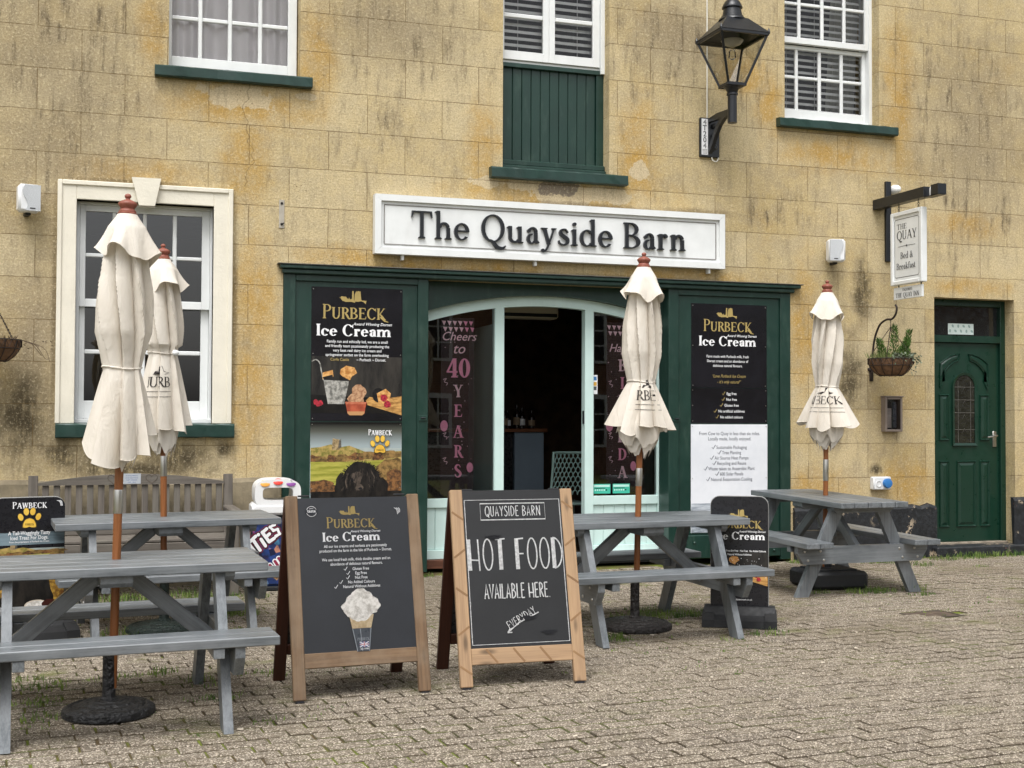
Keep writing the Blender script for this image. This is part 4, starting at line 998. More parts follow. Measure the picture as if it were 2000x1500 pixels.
# ------------------------------------------------------------------ inside the shop
def banner(x0, label, words):
    pk = flat('pink_print', '#ec9cbb', .5); pl = flat('pale_pink_print', '#f2cdd8', .5)
    sm = NT('banner_film' if 'banner_film' not in MATS else 'banner_film2')
    b = sm.n('BsdfPrincipled'); b.inputs['Base Color'].default_value = C('#3a2a30'); b.inputs['Roughness'].default_value = .6; tr = sm.n('BsdfTransparent'); mx = sm.n('MixShader'); mx.inputs[0].default_value = .62
    sm.t.links.new(tr.outputs[0], mx.inputs[1]); sm.t.links.new(b.outputs[0], mx.inputs[2]); sm.t.links.new(mx.outputs[0], sm.out.inputs[0]); MATS['banner_film'] = sm.m
    t = thing('window_banner', label, 'banner', (x0, .285, .66)); p = MB(); w = .305
    p.add([(0, 0, 0), (w, 0, 0), (w, 0, 1.58), (0, 0, 1.58)], [[0, 1, 2, 3]], sm.m); p.build('film', t, recalc=False)
    k = Ink(-.001); rnd = random.Random(int(x0*10))
    for row, z in ((0, 1.555), (1, 1.50)):
        for i in range(6): a = .005+.05*i+.012*row; k.poly([(a, z), (a+.04, z-.004), (a+.022, z-.045)], pl if i < 4 else pk)
    cx = .16
    for q in words:
        if q[0] == 's': k.text(q[1], cx, q[2], q[3], pl, shear=.3, bold=.004)
        else: k.serif(q[1], cx, q[2], q[3], pk if q[4] else pl, Tk=.2, tn=.07, S=.08, gap=.05)
    for i in range(30): k.ell(rnd.uniform(.01, .29), rnd.uniform(.05, 1.4), .004, .004, pl, 6)
    for z in (.98, .5, .28): k.strip(spline([(.02, z+.05), (.05, z+.06), (.03, z+.03), (.06, z+.02), (.05, z)], 4), .005, pl)
    k.ell(.03, .62, .035, .05, pk, 18); k.ell(.27, .25, .03, .045, pk, 16); k.build('lettering', t)
banner(2.95, 'dark birthday banner reading Cheers to 40 Years in left shop window', [('s', 'Cheers', 1.38, .11), ('s', 'to', 1.265, .13), ('b', '40', 1.05, .17, 1), ('b', 'Y', .875, .11, 0), ('b', 'E', .70, .11, 1), ('b', 'A', .515, .11, 1), ('b', 'R', .34, .11, 1), ('b', 'S', .165, .11, 1)])
banner(4.535, 'dark birthday banner reading Happy Birthday in right shop window', [('s', 'Happy', 1.31, .105)]+[('b', c, 1.13-.165*i, .11, i % 2) for i, c in enumerate('BIRTHDAY')][:7])
def inside():
    ct = thing('counter', 'grey blue shop counter with brown wooden top inside doorway', 'counter', (4.30, 2.5, .05)); a = MB(); gb = paint('slate_blue_panel', '#7f8f9e', .55, .06, 3, .05)
    a.span(.085, .42, 0, .6, 0, 1.145, gb); a.span(-1.2, .083, .06, .6, 0, 1.14, INKB); a.build('front_panel', ct); b = MB(); b.span(-1.25, .45, -.04, .64, 1.147, 1.185, wood('counter_wood', '#5a3013', '#84502a', .5)); b.build('worktop', ct)
    bm = paint('dark_bottle', '#201612', .25, .2, 9, 0); lab = flat('bottle_label', '#8f7a63', .6)
    for i, (x, y) in enumerate(((4.20, 2.62), (4.30, 2.6), (4.36, 2.68), (4.44, 2.6), (4.52, 2.66), (4.62, 2.62))):
        q = MB(); hh = .26-.03*(i % 3); q.lathe([(.036, 0), (.037, hh*.55), (.03, hh*.68), (.013, hh*.78), (.013, hh), (.015, hh)], bm, 14); q.lathe([(.0375, hh*.15), (.0378, hh*.16), (.0378, hh*.45), (.0375, hh*.46)], lab if i % 2 else WHT, 14, cap=False)
        o = q.build('bottle', smooth=40); o.location = (x, y, 1.236); tag(o, 'dark bottle standing on the counter top inside the doorway', 'bottle', 'bottles on the shop counter')
    ac = thing('air_conditioner', 'pale air conditioning unit hung at the top of the doorway', 'air conditioner', (3.9, 1.5, 2.36)); m = MB(); pw = paint('ac_plastic', '#d8cdb8', .5, .03, 3, 0)
    m.span(0, .62, 0, .22, 0, .23, pw, .02); m.build('case', ac); m = MB(); m.span(.02, .6, -.004, .02, .015, .05, BLACK_MATT, .003); m.build('vent', ac)
    ch = thing('cafe_chair', 'grey green plastic chair with net patterned back inside doorway', 'chair', (4.52, 1.35, .06)); gp = paint('grey_green_plastic', '#809a94', .45, .05, 4, 0)
    m = MB(); rnd = random.Random(2); W, H = .40, .42
    def bk(u, v): return ((u-.5)*W*(1-.1*v), -.16-.03*math.sin(v*2)-.05*(1-(2*u-1)**2)*-1, .53+v*H)
    edge = [bk(0, i/8) for i in range(9)]+[bk(i/8, 1) for i in range(1, 9)]+[bk(1, 1-i/8) for i in range(1, 9)]; m.tube(edge, .014, gp, 8)
    for r in range(9):
        for c in range(8):
            u0, v0 = (c+(.5 if r % 2 else 0))/8, r/9
            P = [bk(min(1, max(0, u0+.0625*(1-math.cos(t*math.pi/6)))), min(1, v0+.11*math.sin(t*math.pi/6))) for t in range(7)]; m.tube(P, .006, gp, 5)
    m.build('backrest', ch, 50); m = MB(); m.span(-.21, .21, -.18, .24, .43, .455, gp, .01); m.build('seat', ch)
    for sx in (-1, 1):
        for sy in (-.15, .2): m = MB(); m.tube([(sx*.18, sy, .43), (sx*.21, sy*1.15, 0)], .014, gp, 8); m.build('leg', ch)
inside()
k = Ink(.257); grn = flat('green_rating', '#3fae95', .5); pg = flat('pale_rating', '#b7e0d6', .5)
for x in (4.397, 4.590):
    k = Ink(0.0); k.rect(0, .17, 0, .088, grn); k.rect(.006, .164, .06, .08, pg)
    for i in range(6): k.ell(.02+.022*i, .032, .008, .008, INKB if i == 5 else pg, 10)
    k.rect(.012, .12, .046, .052, INKB); o = k.build('rating_sticker'); o.location = (x, .2605, .66)
    tag(o, 'green hygiene rating sticker beside the door frame, right shop window' if x < 4.5 else 'green hygiene rating sticker nearer the parasol, right shop window', 'sticker', 'hygiene rating stickers')
k = Ink(0.0); k.rect(0, .05, 0, .175, WHT)
for z, c in ((.125, '#4a7fb5'), (.075, '#d1a03c'), (.035, '#4d5357')): k.rect(.008, .042, z, z+.035, flat('sticker_'+c[1:], c, .5))
o = k.build('card_sticker'); o.location = (4.386, .2605, 1.575); tag(o, 'small white strip of card payment stickers on right shop window', 'sticker')

# ------------------------------------------------------------------ wall fittings
def speaker(label, x, z, sgn):
    t = thing('wall_speaker', label, 'speaker', (x, -.03, z), (0, 0, R(-12*sgn)), 'white outdoor wall speakers'); b = MB(); wp = paint('white_plastic', '#d9dadb', .4, .03, 3, 0, dirt=.15, dirtcol='#8d8a80')
    b.box((0, -.085, 0), (.165, .11, .215), wp, .02); b.build('case', t, 40)
    g = MB(); gm = paint('grey_grille', '#b9bcbf', .6, .04, 4, .6, 420); zz = [-.1+.2*i/16 for i in range(17)]
    P = [(-sgn*.078, z_) for z_ in zz]; Q = [(sgn*(.035+.018*math.sin(z_*30)), z_) for z_ in zz][::-1]
    g.prism(P+Q, -.150, -.138, gm); g.build('grille', t); lg = MB(); lg.span(-sgn*.02-.02, -sgn*.02+.02, -.1525, -.1495, -.085, -.077, INKB, .001); lg.build('badge', t)
    k = MB(); k.span(-.02, .02, -.08, .03, -.125, -.1, BLACK_MATT); k.build('bracket', t)
speaker('white wall speaker left of the cream framed window', -.485, 3.035, -1); speaker('white wall speaker between the name board and hanging sign', 6.745, 2.955, 1)
def lantern():
    t = thing('wall_lantern', 'large black square glass street lantern on a wall bracket', 'street lamp', (5.44, 0, 3.78))
    b = MB(); b.span(-.10, .10, -.03, .03, 0, .367, BLACK, .006); b.build('back_plate', t)
    a = MB(); P = [(-.02, .36), (-.20, .372), (-.425, .36), (-.425, .315), (-.34, .30), (-.24, .25), (-.15, .16), (-.07, .06), (-.02, .02), (-.02, .07), (-.09, .16), (-.17, .25), (-.25, .31), (-.02, .325)]
    a.prism([(y, z) for y, z in P], -.018, .018, BLACK, axes='yz')
    for z, r in ((.09, .028), (.2, .022), (.29, .022)): a.lathe([(r, 0), (r, .03), (r*.6, .045)], BLACK, 12, T(.035, -.03, z, rx=R(90)))
    a.span(-.02, .02, -.44, -.40, .27, .33, BLACK); a.build('bracket', t)
    n = Ink(-.0305); n.rect(-.088, -.022, .02, .355, WHT); gr = flat('grey_print', '#8b8b8b', .5)
    for i, (c, m) in enumerate(zip('4T204', (gr, INKB, INKB, INKB, gr))): n.text(c, -.055, .300-.055*i, .07, m, bold=.012)
    for i in range(4): n.rect(-.08, -.03, .028+.012*i, .034+.012*i, gr)
    n.build('number_plate', t)
    p = MB(); M = T(0, -.46, 0); p.lathe([(.042, .225), (.042, .47), (.052, .475), (.052, .49), (.045, .5), (.06, .53), (.085, .55), (.085, .558)], BLACK, 20, M); p.build('post', t, 40)
    f = MB(); zb, zt, hb, ht = .56, .985, .082, .228
    for sx in (-1, 1):
        for sy in (-1, 1): f.bar((sx*hb, sy*hb, zb), (sx*ht, sy*ht, zt), .020, .020, BLACK, (sx, -sy, 0), M=M)
    for h_, z in ((hb, zb), (ht, zt)):
        for q in (-1, 1): f.span(-h_-.012, h_+.012, q*h_-.012, q*h_+.012, z-.014, z+.014, BLACK, M=M); f.span(q*h_-.012, q*h_+.012, -h_+.0125, h_-.0125, z-.0135, z+.0135, BLACK, M=M)
    for sx in (-1, 1):
        for sy in (-1, 1): f.lathe([(.012, 0), (.014, .02), (.004, .05)], BLACK, 8, M @ T(sx*(ht+.008), sy*(ht+.008), zt))
    f.build('frame', t)
    g = MB(); gl = glass('lantern_glass', (1, 1, .99, 1), .45); zi = .003
    for ax in range(4):
        Rm = M @ Matrix.Rotation(ax*math.pi/2, 4, 'Z'); g.add([(-hb, -hb+zi, zb), (hb, -hb+zi, zb), (ht, -ht+zi, zt), (-ht, -ht+zi, zt)], [[0, 1, 2, 3]], gl, Rm)
    g.build('pane', t, recalc=False)
    r = MB(); e = ht+.016; vs = [(s1*e, s2*e, zt+.014) for s1, s2 in ((-1, -1), (1, -1), (1, 1), (-1, 1))]+[(s1*.105, s2*.105, zt+.165) for s1, s2 in ((-1, -1), (1, -1), (1, 1), (-1, 1))]
    r.add(vs, [[i, (i+1) % 4, 4+(i+1) % 4, 4+i] for i in range(4)]+[[4, 5, 6, 7]], BLACK, M); r.lathe([(.125, .16), (.12, .175), (.1, .19), (.098, .2), (.09, .205), (.078, .27), (.092, .275), (.092, .285), (.085, .30), (.07, .33), (.045, .355), (.02, .365), (.018, .385), (.022, .395), (.014, .41)], BLACK, 24, M @ T(0, 0, zt)); r.build('roof', t, 35)
    l = MB(); wt = paint('lamp_reflector', '#8f8c86', .35, .05, 3, 0); l.lathe([(.02, zt-.075), (.075, zt-.05), (.10, zt-.02), (.10, zt-.015), (.08, zt-.01)], wt, 20, M); l.lathe([(.012, zt-.19), (.035, zt-.17), (.03, zt-.12), (.02, zt-.1)], glass('bulb_glass', (.95, .95, .92, 1), 1), 14, M); l.build('bulb', t, 40)
lantern()
c = MB(); cw = flat('white_cable_sheath', '#d8d4c8', .5); c.tube([(5.42, -.008, 7.4), (5.42, -.008, 5.2), (5.421, -.008, 4.7), (5.42, -.008, 4.15)], .007, cw, 6); c.tube(spline([(5.46, -.02, 3.785), (5.47, -.03, 3.75), (5.51, -.03, 3.745), (5.535, -.02, 3.79)], 5), .006, cw, 6)
tag(c.build('cable'), 'thin white cable running down the wall behind the lantern', 'cable')
def hanging_sign():
    b = thing('sign_bracket', 'black steel bracket arm holding the white hanging sign', 'bracket', (7.38, 0, 2.89)); m = MB(); m.span(-.03, .03, -.03, .02, 0, .785, BLACK, .004); m.build('wall_bar', b)
    a = MB(); a.span(-.165, -.075, -.80, -.0, .50, .595, BLACK, .003); a.span(-.165, -.158, -1.0, -.9, .49, .59, BLACK, .001); a.span(-.165, -.075, -1.005, -.80, .49, .497, BLACK, .001); a.span(-.165, -.075, -1.006, -.998, .498, .59, BLACK, .001); a.span(-.075, -.03, -.07, -.03, .51, .58, BLACK); a.build('arm', b)
    l = MB(); l.lathe([(.028, 0), (.03, .02), (.03, .07), (.022, .085)], paint('lamp_white', '#cfcfcf', .3, .03, 3, 0), 14, T(-.12, -.87, .498)); l.build('spot_lamp', b, 40)
    ch = MB()
    for y in (-.36, -.66):
        for i in range(4): ch.tube([(-.12+(.009 if i % 2 else 0)*math.cos(q), y+(0 if i % 2 else .009)*math.cos(q), .485-.024*i+.014*math.sin(q)) for q in [k_*.7854 for k_ in range(8)]], .0028, BLACK, 5, closed=True)
    ch.build('chain', b)
    s = thing('hanging_sign', 'white bed and breakfast board hanging side-on from the black arm', 'sign', (7.26, -.505, 2.62)); Rz = Matrix.Rotation(R(-90), 4, 'Z')
    m = MB(); m.span(-.21, .21, -.018, .018, .03, .665, WHITE, .002, Rz); m.build('board', s)
    f = MB()
    for x0, x1, z0, z1 in ((-.24, -.2, 0, .69), (.2, .24, 0, .69), (-.199, .199, 0, .04), (-.199, .199, .65, .69)): f.span(x0, x1, -.032, .032, z0, z1, WHITE, .006, Rz)
    f.build('frame', s)
    k = Ink(-.0185); DKP = flat('charcoal_print', '#2a2a2c', .5)
    for pts in ([(-.17, .07), (.17, .07), (.185, .085), (.185, .605), (.17, .62), (-.17, .62), (-.185, .605), (-.185, .085)],): k.strip(pts, .005, DKP, True)
    k.serif('THE', -.075, .525, .05, DKP, Tk=.13, tn=.05, width=.15); k.serif('QUAY', .0, .425, .083, DKP, Tk=.13, tn=.05, width=.30); k.strip([(-.13, .36), (-.01, .363), (.0, .366), (.01, .363), (.13, .36)], .004, DKP); k.ell(0, .362, .009, .009, DKP, 12)
    k.serif('Bed &', .0, .245, .06, DKP, Tk=.13, tn=.05, width=.19); k.serif('Breakfast', -.01, .145, .06, DKP, Tk=.13, tn=.05, width=.29)
    k.mb.v = [tuple(Rz @ Vector(v)) for v in k.mb.v]; k.build('lettering', s)
    e = MB(); e.span(-.215, .215, -.012, .012, -.135, -.022, WHITE, .002, Rz)
    for x in (-.15, .19): e.tube([(x, 0, -.03), (x, 0, .01)], .006, BLACK, 6, Rz)
    e.build('enquiries_board', s)
    k = Ink(-.0125); k.serif('ENQUIRIES', 0, -.06, .024, DKP, Tk=.15, tn=.06, width=.15); k.serif('THE QUAY INN', 0, -.118, .042, DKP, Tk=.15, tn=.05, width=.36); k.mb.v = [tuple(Rz @ Vector(v)) for v in k.mb.v]; k.build('enquiries_lettering', s)
    d = MB(); d.lathe([(.048, 0), (.048, .02), (.044, .03), (.043, .05), (.03, .075), (.01, .085)], paint('sensor_white', '#e4e4e2', .3, .02, 3, 0), 18, T(0, 0, 0, rx=R(90))); o = d.build('wall_sensor', smooth=40); o.location = (7.46, 0, 3.60); tag(o, 'small white dome sensor on the wall behind the sign arm', 'sensor')
hanging_sign()
def basket(x, y, label, lush, seed, blabel):
    rnd = random.Random(seed); iron = paint('rusty_iron', '#2b211b', .7, .3, 12, .3, 60); coir = paint('coir_liner', '#6a4e37', .95, .35, 18, 1.0, 60)
    b = thing('basket_bracket', blabel, 'bracket', (x, 0, 1.80)); m = MB()
    m.tube(spline([(0, -.02, .0), (0, -.03, .16), (0, -.06, .32), (0, -.14, .45), (0, -.25, .50), (0, -.34, .50), (0, -.40, .54), (0, -.42, .60), (0, -.40, .63)], 5), .010, iron, 8); m.span(-.04, .04, -.02, .0, .02, .05, iron); m.span(-.02, .02, -.012, .0, -.08, .10, iron); m.build('arm', b, 60)
    t = thing('hanging_basket', label, 'basket', (x, -.32, 1.755)); r = .21
    def pr(z): return r*math.sqrt(max(0, 1-((.17-z)/.185)**2)) if z < .17 else r
    l = MB(); prof = [(.02, .004)]+[(pr(z)-.004, z) for z in (.012, .03, .06, .1, .14, .165)]+[(r-.02, .162)]; l.lathe(prof, coir, 28); l.build('liner', t, 50)
    w = MB()
    for i in range(12): a = 2*math.pi*i/12; w.tube([(pr(z)*math.cos(a), pr(z)*math.sin(a), z) for z in (.005, .02, .045, .08, .12, .17)], .0035, iron, 5)
    for z in (.012, .105, .17): w.tube([(pr(z)*math.cos(2*math.pi*i/32), pr(z)*math.sin(2*math.pi*i/32), z) for i in range(32)], .0045 if z > .15 else .0035, iron, 6, closed=True)
    for i in range(24): a = 2*math.pi*i/24; w.tube([(r*math.cos(a+q*.13), r*math.sin(a+q*.13), .137+(.033 if q != 1 else -.02)) for q in (0, 1, 2)], .0025, iron, 4)
    w.build('wire_frame', t)
    c = MB()
    for i in range(4):
        a = math.pi/4+i*math.pi/2; p0 = Vector((r*math.cos(a), r*math.sin(a), .17)); p1_ = Vector((0, 0, .47)); n = 26
        for q in range(n):
            p = p0.lerp(p1_, (q+.5)/n); c.box(p, (.004, .004, .014), iron, .001)
            c.box(p, (.010 if q % 2 else .003, .003 if q % 2 else .010, .008), iron, .001)
    c.tube([(0, 0, .46), (.004, 0, .50), (0, 0, .54)], .004, iron, 6); c.build('chain', t)
    L = MB(); lg = paint('conifer_green', '#4d6a2b', .7, .35, 14, 0); dg = paint('ivy_grey_green', '#56604a', .6, .35, 14, 0); gg = paint('basket_grass', '#5f6b35', .7, .3, 14, 0); br = paint('dead_stem', '#4a3a2a', .8, .3, 14, 0)
    def leaf(p, d, ln, wd, m):
        d = Vector(d).normalized(); s_ = d.cross(Vector((rnd.uniform(-1, 1), rnd.uniform(-1, 1), rnd.uniform(-1, 1)))).normalized()*wd/2; q = Vector(p)
        L.add([q, q+d*ln*.5+s_, q+d*ln, q+d*ln*.5-s_], [[0, 1, 2, 3]], m)
    if lush:
        for cx, cy, hh, wd, ln in ((.02, -.02, .31, .052, .005), (.13, .0, .27, .05, .03), (-.05, .03, .17, .05, -.02), (.09, -.06, .19, .05, .02)):
            lean = (ln, 0)
            for i in range(330):
                q = rnd.random(); rr = wd*(1-q*.92)*math.sqrt(rnd.random()); a = rnd.uniform(0, 6.28)
                leaf((cx+lean[0]*q*3+rr*math.cos(a), cy+rr*math.sin(a), .17+hh*q), (math.cos(a)*.75+ln*4, math.sin(a)*.75, 1), rnd.uniform(.025, .055), .009, lg)
        for i in range(260): leaf((rnd.uniform(-.19, .05), rnd.uniform(-.13, .1), .165), (rnd.uniform(-.6, .6), rnd.uniform(-.6, .6), 1), rnd.uniform(.04, .09), .006, gg)
        for i in range(300):
            a = rnd.uniform(-2.2, .5); q = rnd.uniform(.15, 1.25); z = .19-max(0, q-.95)*rnd.uniform(.1, .9)*.3+rnd.uniform(-.02, .03)
            leaf((.03+.2*q*math.cos(a), .2*q*math.sin(a), z), (rnd.uniform(-1, 1), rnd.uniform(-1, 1), rnd.uniform(-.6, .8)), rnd.uniform(.018, .035), .022, dg)
        for i in range(14): leaf((.12+rnd.uniform(-.03, .03), -.19, .14-.01*i), (rnd.uniform(-1, 1), -.4, -.6), .022, .016, dg)
    else:
        for i in range(5):
            P = [(.15+.01*i, -.05+.03*i, .18), (.24+.03*i, -.04+.02*i, .16-.01*i), (.33+.02*i, -.03, .07-.015*i), (.38+.01*i, -.02, .03)]; L.tube(spline(P[:2+i % 3], 4), .002, br, 4)
        for i in range(60): leaf((rnd.uniform(-.15, .42), rnd.uniform(-.1, .1), .17-.12*max(0, rnd.random()-.4)), (rnd.uniform(-1, 1), rnd.uniform(-1, 1), rnd.uniform(-.8, .3)), rnd.uniform(.015, .03), .009, br)
        for i in range(80): leaf((rnd.uniform(-.17, .17), rnd.uniform(-.12, .12), .165), (rnd.uniform(-.7, .7), rnd.uniform(-.7, .7), .8), rnd.uniform(.03, .06), .006, br)
    L.build('plants', t, recalc=False)
basket(7.19, -.3, 'wire hanging basket of green conifer and ivy beside the green door', True, 4, 'rusty curved wall bracket carrying the planted basket by the door')
basket(-.70, -.3, 'withered wire hanging basket half cut off at left edge', False, 9, 'rusty curved wall bracket at far left carrying the withered basket')
def small_fittings():
    t = thing('menu_case', 'small brown glazed menu case on the wall beside the green door', 'display case', (7.40, 0, 1.40)); br = paint('brown_powder_coat', '#7d7168', .45, .08, 5, .1); m = MB()
    for x0, x1, z0, z1 in ((-.098, -.075, -.168, .168), (.075, .098, -.168, .168), (-.0745, .0745, -.168, -.145), (-.0745, .0745, .145, .168)): m.span(x0, x1, -.075, 0, z0, z1, br, .004)
    m.span(-.105, .105, -.085, 0, .1685, .18, br, .004); m.build('case', t)
    p = MB(); p.span(-.074, .074, -.02, -.005, -.144, .144, paint('case_back', '#2b211d', .6, .3, 8, 0), .001); p.span(-.055, .0, -.03, -.021, -.13, .06, paint('case_paper', '#9b8f8a', .6, .2, 9, 0)); p.span(.01, .05, -.045, -.021, -.13, .12, paint('case_tube', '#4a4d57', .3, .2, 9, 0), .012); p.build('contents', t)
    g = MB(); g.add([(-.075, -.066, -.145), (.075, -.066, -.145), (.075, -.066, .145), (-.075, -.066, .145)], [[0, 1, 2, 3]], GLASS); g.build('pane', t, recalc=False)
    t = thing('power_socket', 'white outdoor socket with a blue flap near the door', 'socket', (7.27, 0, .735)); m = MB(); wp = MATS['white_plastic']; m.box((0, -.035, 0), (.2, .07, .125), wp, .01); m.build('box', t, 40)
    b = MB(); bl = paint('blue_plastic', '#2f6fae', .35, .05, 4, 0); b.lathe([(.046, 0), (.048, .02), (.042, .035), (.02, .04)], bl, 20, T(.045, -.07, 0, rx=R(90))); b.box((.045, -.095, .035), (.05, .02, .02), bl, .004); b.build('flap', t, 40); c = MB(); c.lathe([(.03, 0), (.03, .006), (.026, .006), (.026, .0)], wp, 18, T(-.045, -.07, -.005, rx=R(90)), cap=False); c.build('cover', t, 40)
    m = MB(); st = paint('galvanised_plate', '#a49d90', .6, .12, 10, .2, 60); m.span(-.022, .022, -.006, .002, -.118, .118, st, .003); hl = flat('dark_hole', '#15110d', .8)
    for z in (-.085, .088): m.lathe([(.011, 0), (.011, .004), (.006, .004)], hl, 10, T(0, -.0055, z, rx=R(90)))
    m.bar((.0, -.015, -.085), (.02, -.02, -.075), .008, .008, hl); o = m.build('fixing_plate'); o.location = (1.496, 0, 3.04); tag(o, 'narrow old metal fixing plate with two holes on the wall', 'plate')
small_fittings()
# ------------------------------------------------------------------ picnic tables
def make_table():
    t = thing('picnic_table', 'x', 'picnic table'); L, W, H = 1.388, .605, .74; G_ = GREY_TIMBER; I = .2212; xl = L/2-I
    m = MB(); pw = (W-4*.007)/5
    for i in range(5):
        y = -W/2+pw/2+i*(pw+.007); m.box((random.uniform(-.003, .003), y, H-.0215), (L, pw, .043), G_, .004)
    m.build('tabletop', t)
    for sg in (-1, 1):
        m = MB()
        for q in (0, 1): m.box((random.uniform(-.004, .004), sg*(.606-.058-q*.1225), .439-.0215), (L, .116, .043), G_, .004)
        m.build('seat', t)
    for sx in (-1, 1):
        for sy in (-1, 1):
            m = MB(); P = [(sy*.135, .697), (sy*.245, .697), (sy*.572, 0), (sy*.462, 0)]
            m.prism(P, sx*xl-.022, sx*xl+.022, G_, axes='yz'); m.build('leg', t)
        m = MB(); xb = sx*(xl+.0455); m.prism([(-.592, .394), (.592, .394), (.592, .345), (.535, .258), (-.535, .258), (-.592, .345)], xb-.0225, xb+.0225, G_, axes='yz')
        for y in (-.5, -.36, .36, .5):
            for z in (.36, .29): m.lathe([(.011, 0), (.010, .004), (.004, .007)], CHROME, 8, T(xb+sx*.0225, y+(.03 if z > .3 else 0), z, ry=sx*R(90)))
        m.build('seat_beam', t)
        m = MB(); m.prism([(-.27, .696), (.27, .696), (.27, .675), (.24, .65), (-.24, .65), (-.27, .675)], xb-.0225, xb+.0225, G_, axes='yz'); m.build('top_batten', t)
        for sy in (-1, 1):
            m = MB(); m.span(sx*(xl-.025), sx*(xl-.075), sy*.36, sy*.60, .348, .3945, G_); m.build('seat_batten', t)
        m = MB(); m.bar((sx*.075, 0, .665), (sx*(xl+.02), 0, .315), .045, .075, G_, up=(0, 1, 0) if False else (0, 0, 1)); m.build('brace', t)
    m = MB(); m.prism([(-.265, .696), (.265, .696), (.265, .66), (.245, .64), (-.245, .64), (-.265, .66)], -.072, .072, G_, axes='yz'); m.build('top_batten', t)
    return t
TB = make_table()
TSPOT = [(.1176, -4.1216, 2.845, 'grey picnic table nearest the camera, cut off by left edge'), (.4754, -2.004, 5.06, 'grey picnic table in front of the memorial bench'),
         (5.7602, -1.4443, 90.48, 'grey picnic table standing end-on beside the green door'), (3.4827, -2.749, 1.86, 'grey picnic table just behind the hot food chalkboard')]
for i, (x, y, a, lb) in enumerate(TSPOT):
    o = TB if i == 0 else copy_tree(TB)
    o.location = (x, y, gz(x, y)); o.rotation_euler = ground_rot(R(a)); tag(o, lb, 'picnic table', 'grey picnic tables')

# ------------------------------------------------------------------ parasols
def canvas_mat():
    s = NT('cream_canvas'); co = s.coord(); n = s.noise(s.mapping(co, (1, 1, .4)), 5, 5, .6); w = s.noise(co, 420, 2)
    c = s.mix(s.remap(n, .35, .65), C('#d6cec1'), C('#e3dcd1')); d = s.noise(s.mapping(co, (3, 3, 1.5)), 2.4, 6, .72); c = s.mix(s.remap(d, .58, .8, 0, .35), c, C('#9b8d78'))
    sp = s.remap(s.vor(co, 16), .03, .08, 1, 0); c = s.mix(s.math('MULTIPLY', sp, s.remap(n, .56, .66, 0, .5)), c, C('#6f6454'))
    wr = s.noise(s.mapping(co, (7, 7, 2.4), rot=(.25, .2, 0)), 2.3, 5, .6, 1.0)
    p = s.principled(c, .85, 0, s.bump(s.math('ADD', s.math('MULTIPLY', wr, 1.0), s.math('MULTIPLY', w, .03)), .34, .03), .15)
    tl = s.n('BsdfTranslucent'); s.put(tl.inputs[0], c); mx = s.n('MixShader'); mx.inputs[0].default_value = .18; s.t.links.new(p.outputs[0], mx.inputs[1]); s.t.links.new(tl.outputs[0], mx.inputs[2]); s.t.links.new(mx.outputs[0], s.out.inputs[0]); return s.m
CANVAS = canvas_mat(); PRINT = flat('brown_black_print', '#2b2624', .8)
def interp(K, z):
    for (a, ra), (b, rb) in zip(K, K[1:]):
        if (a-z)*(b-z) <= 0: q = (z-a)/(b-a); q = q*q*(3-2*q)*.5+q*.5; return ra+(rb-ra)*q
    return K[0][1] if abs(z-K[0][0]) < abs(z-K[-1][0]) else K[-1][1]
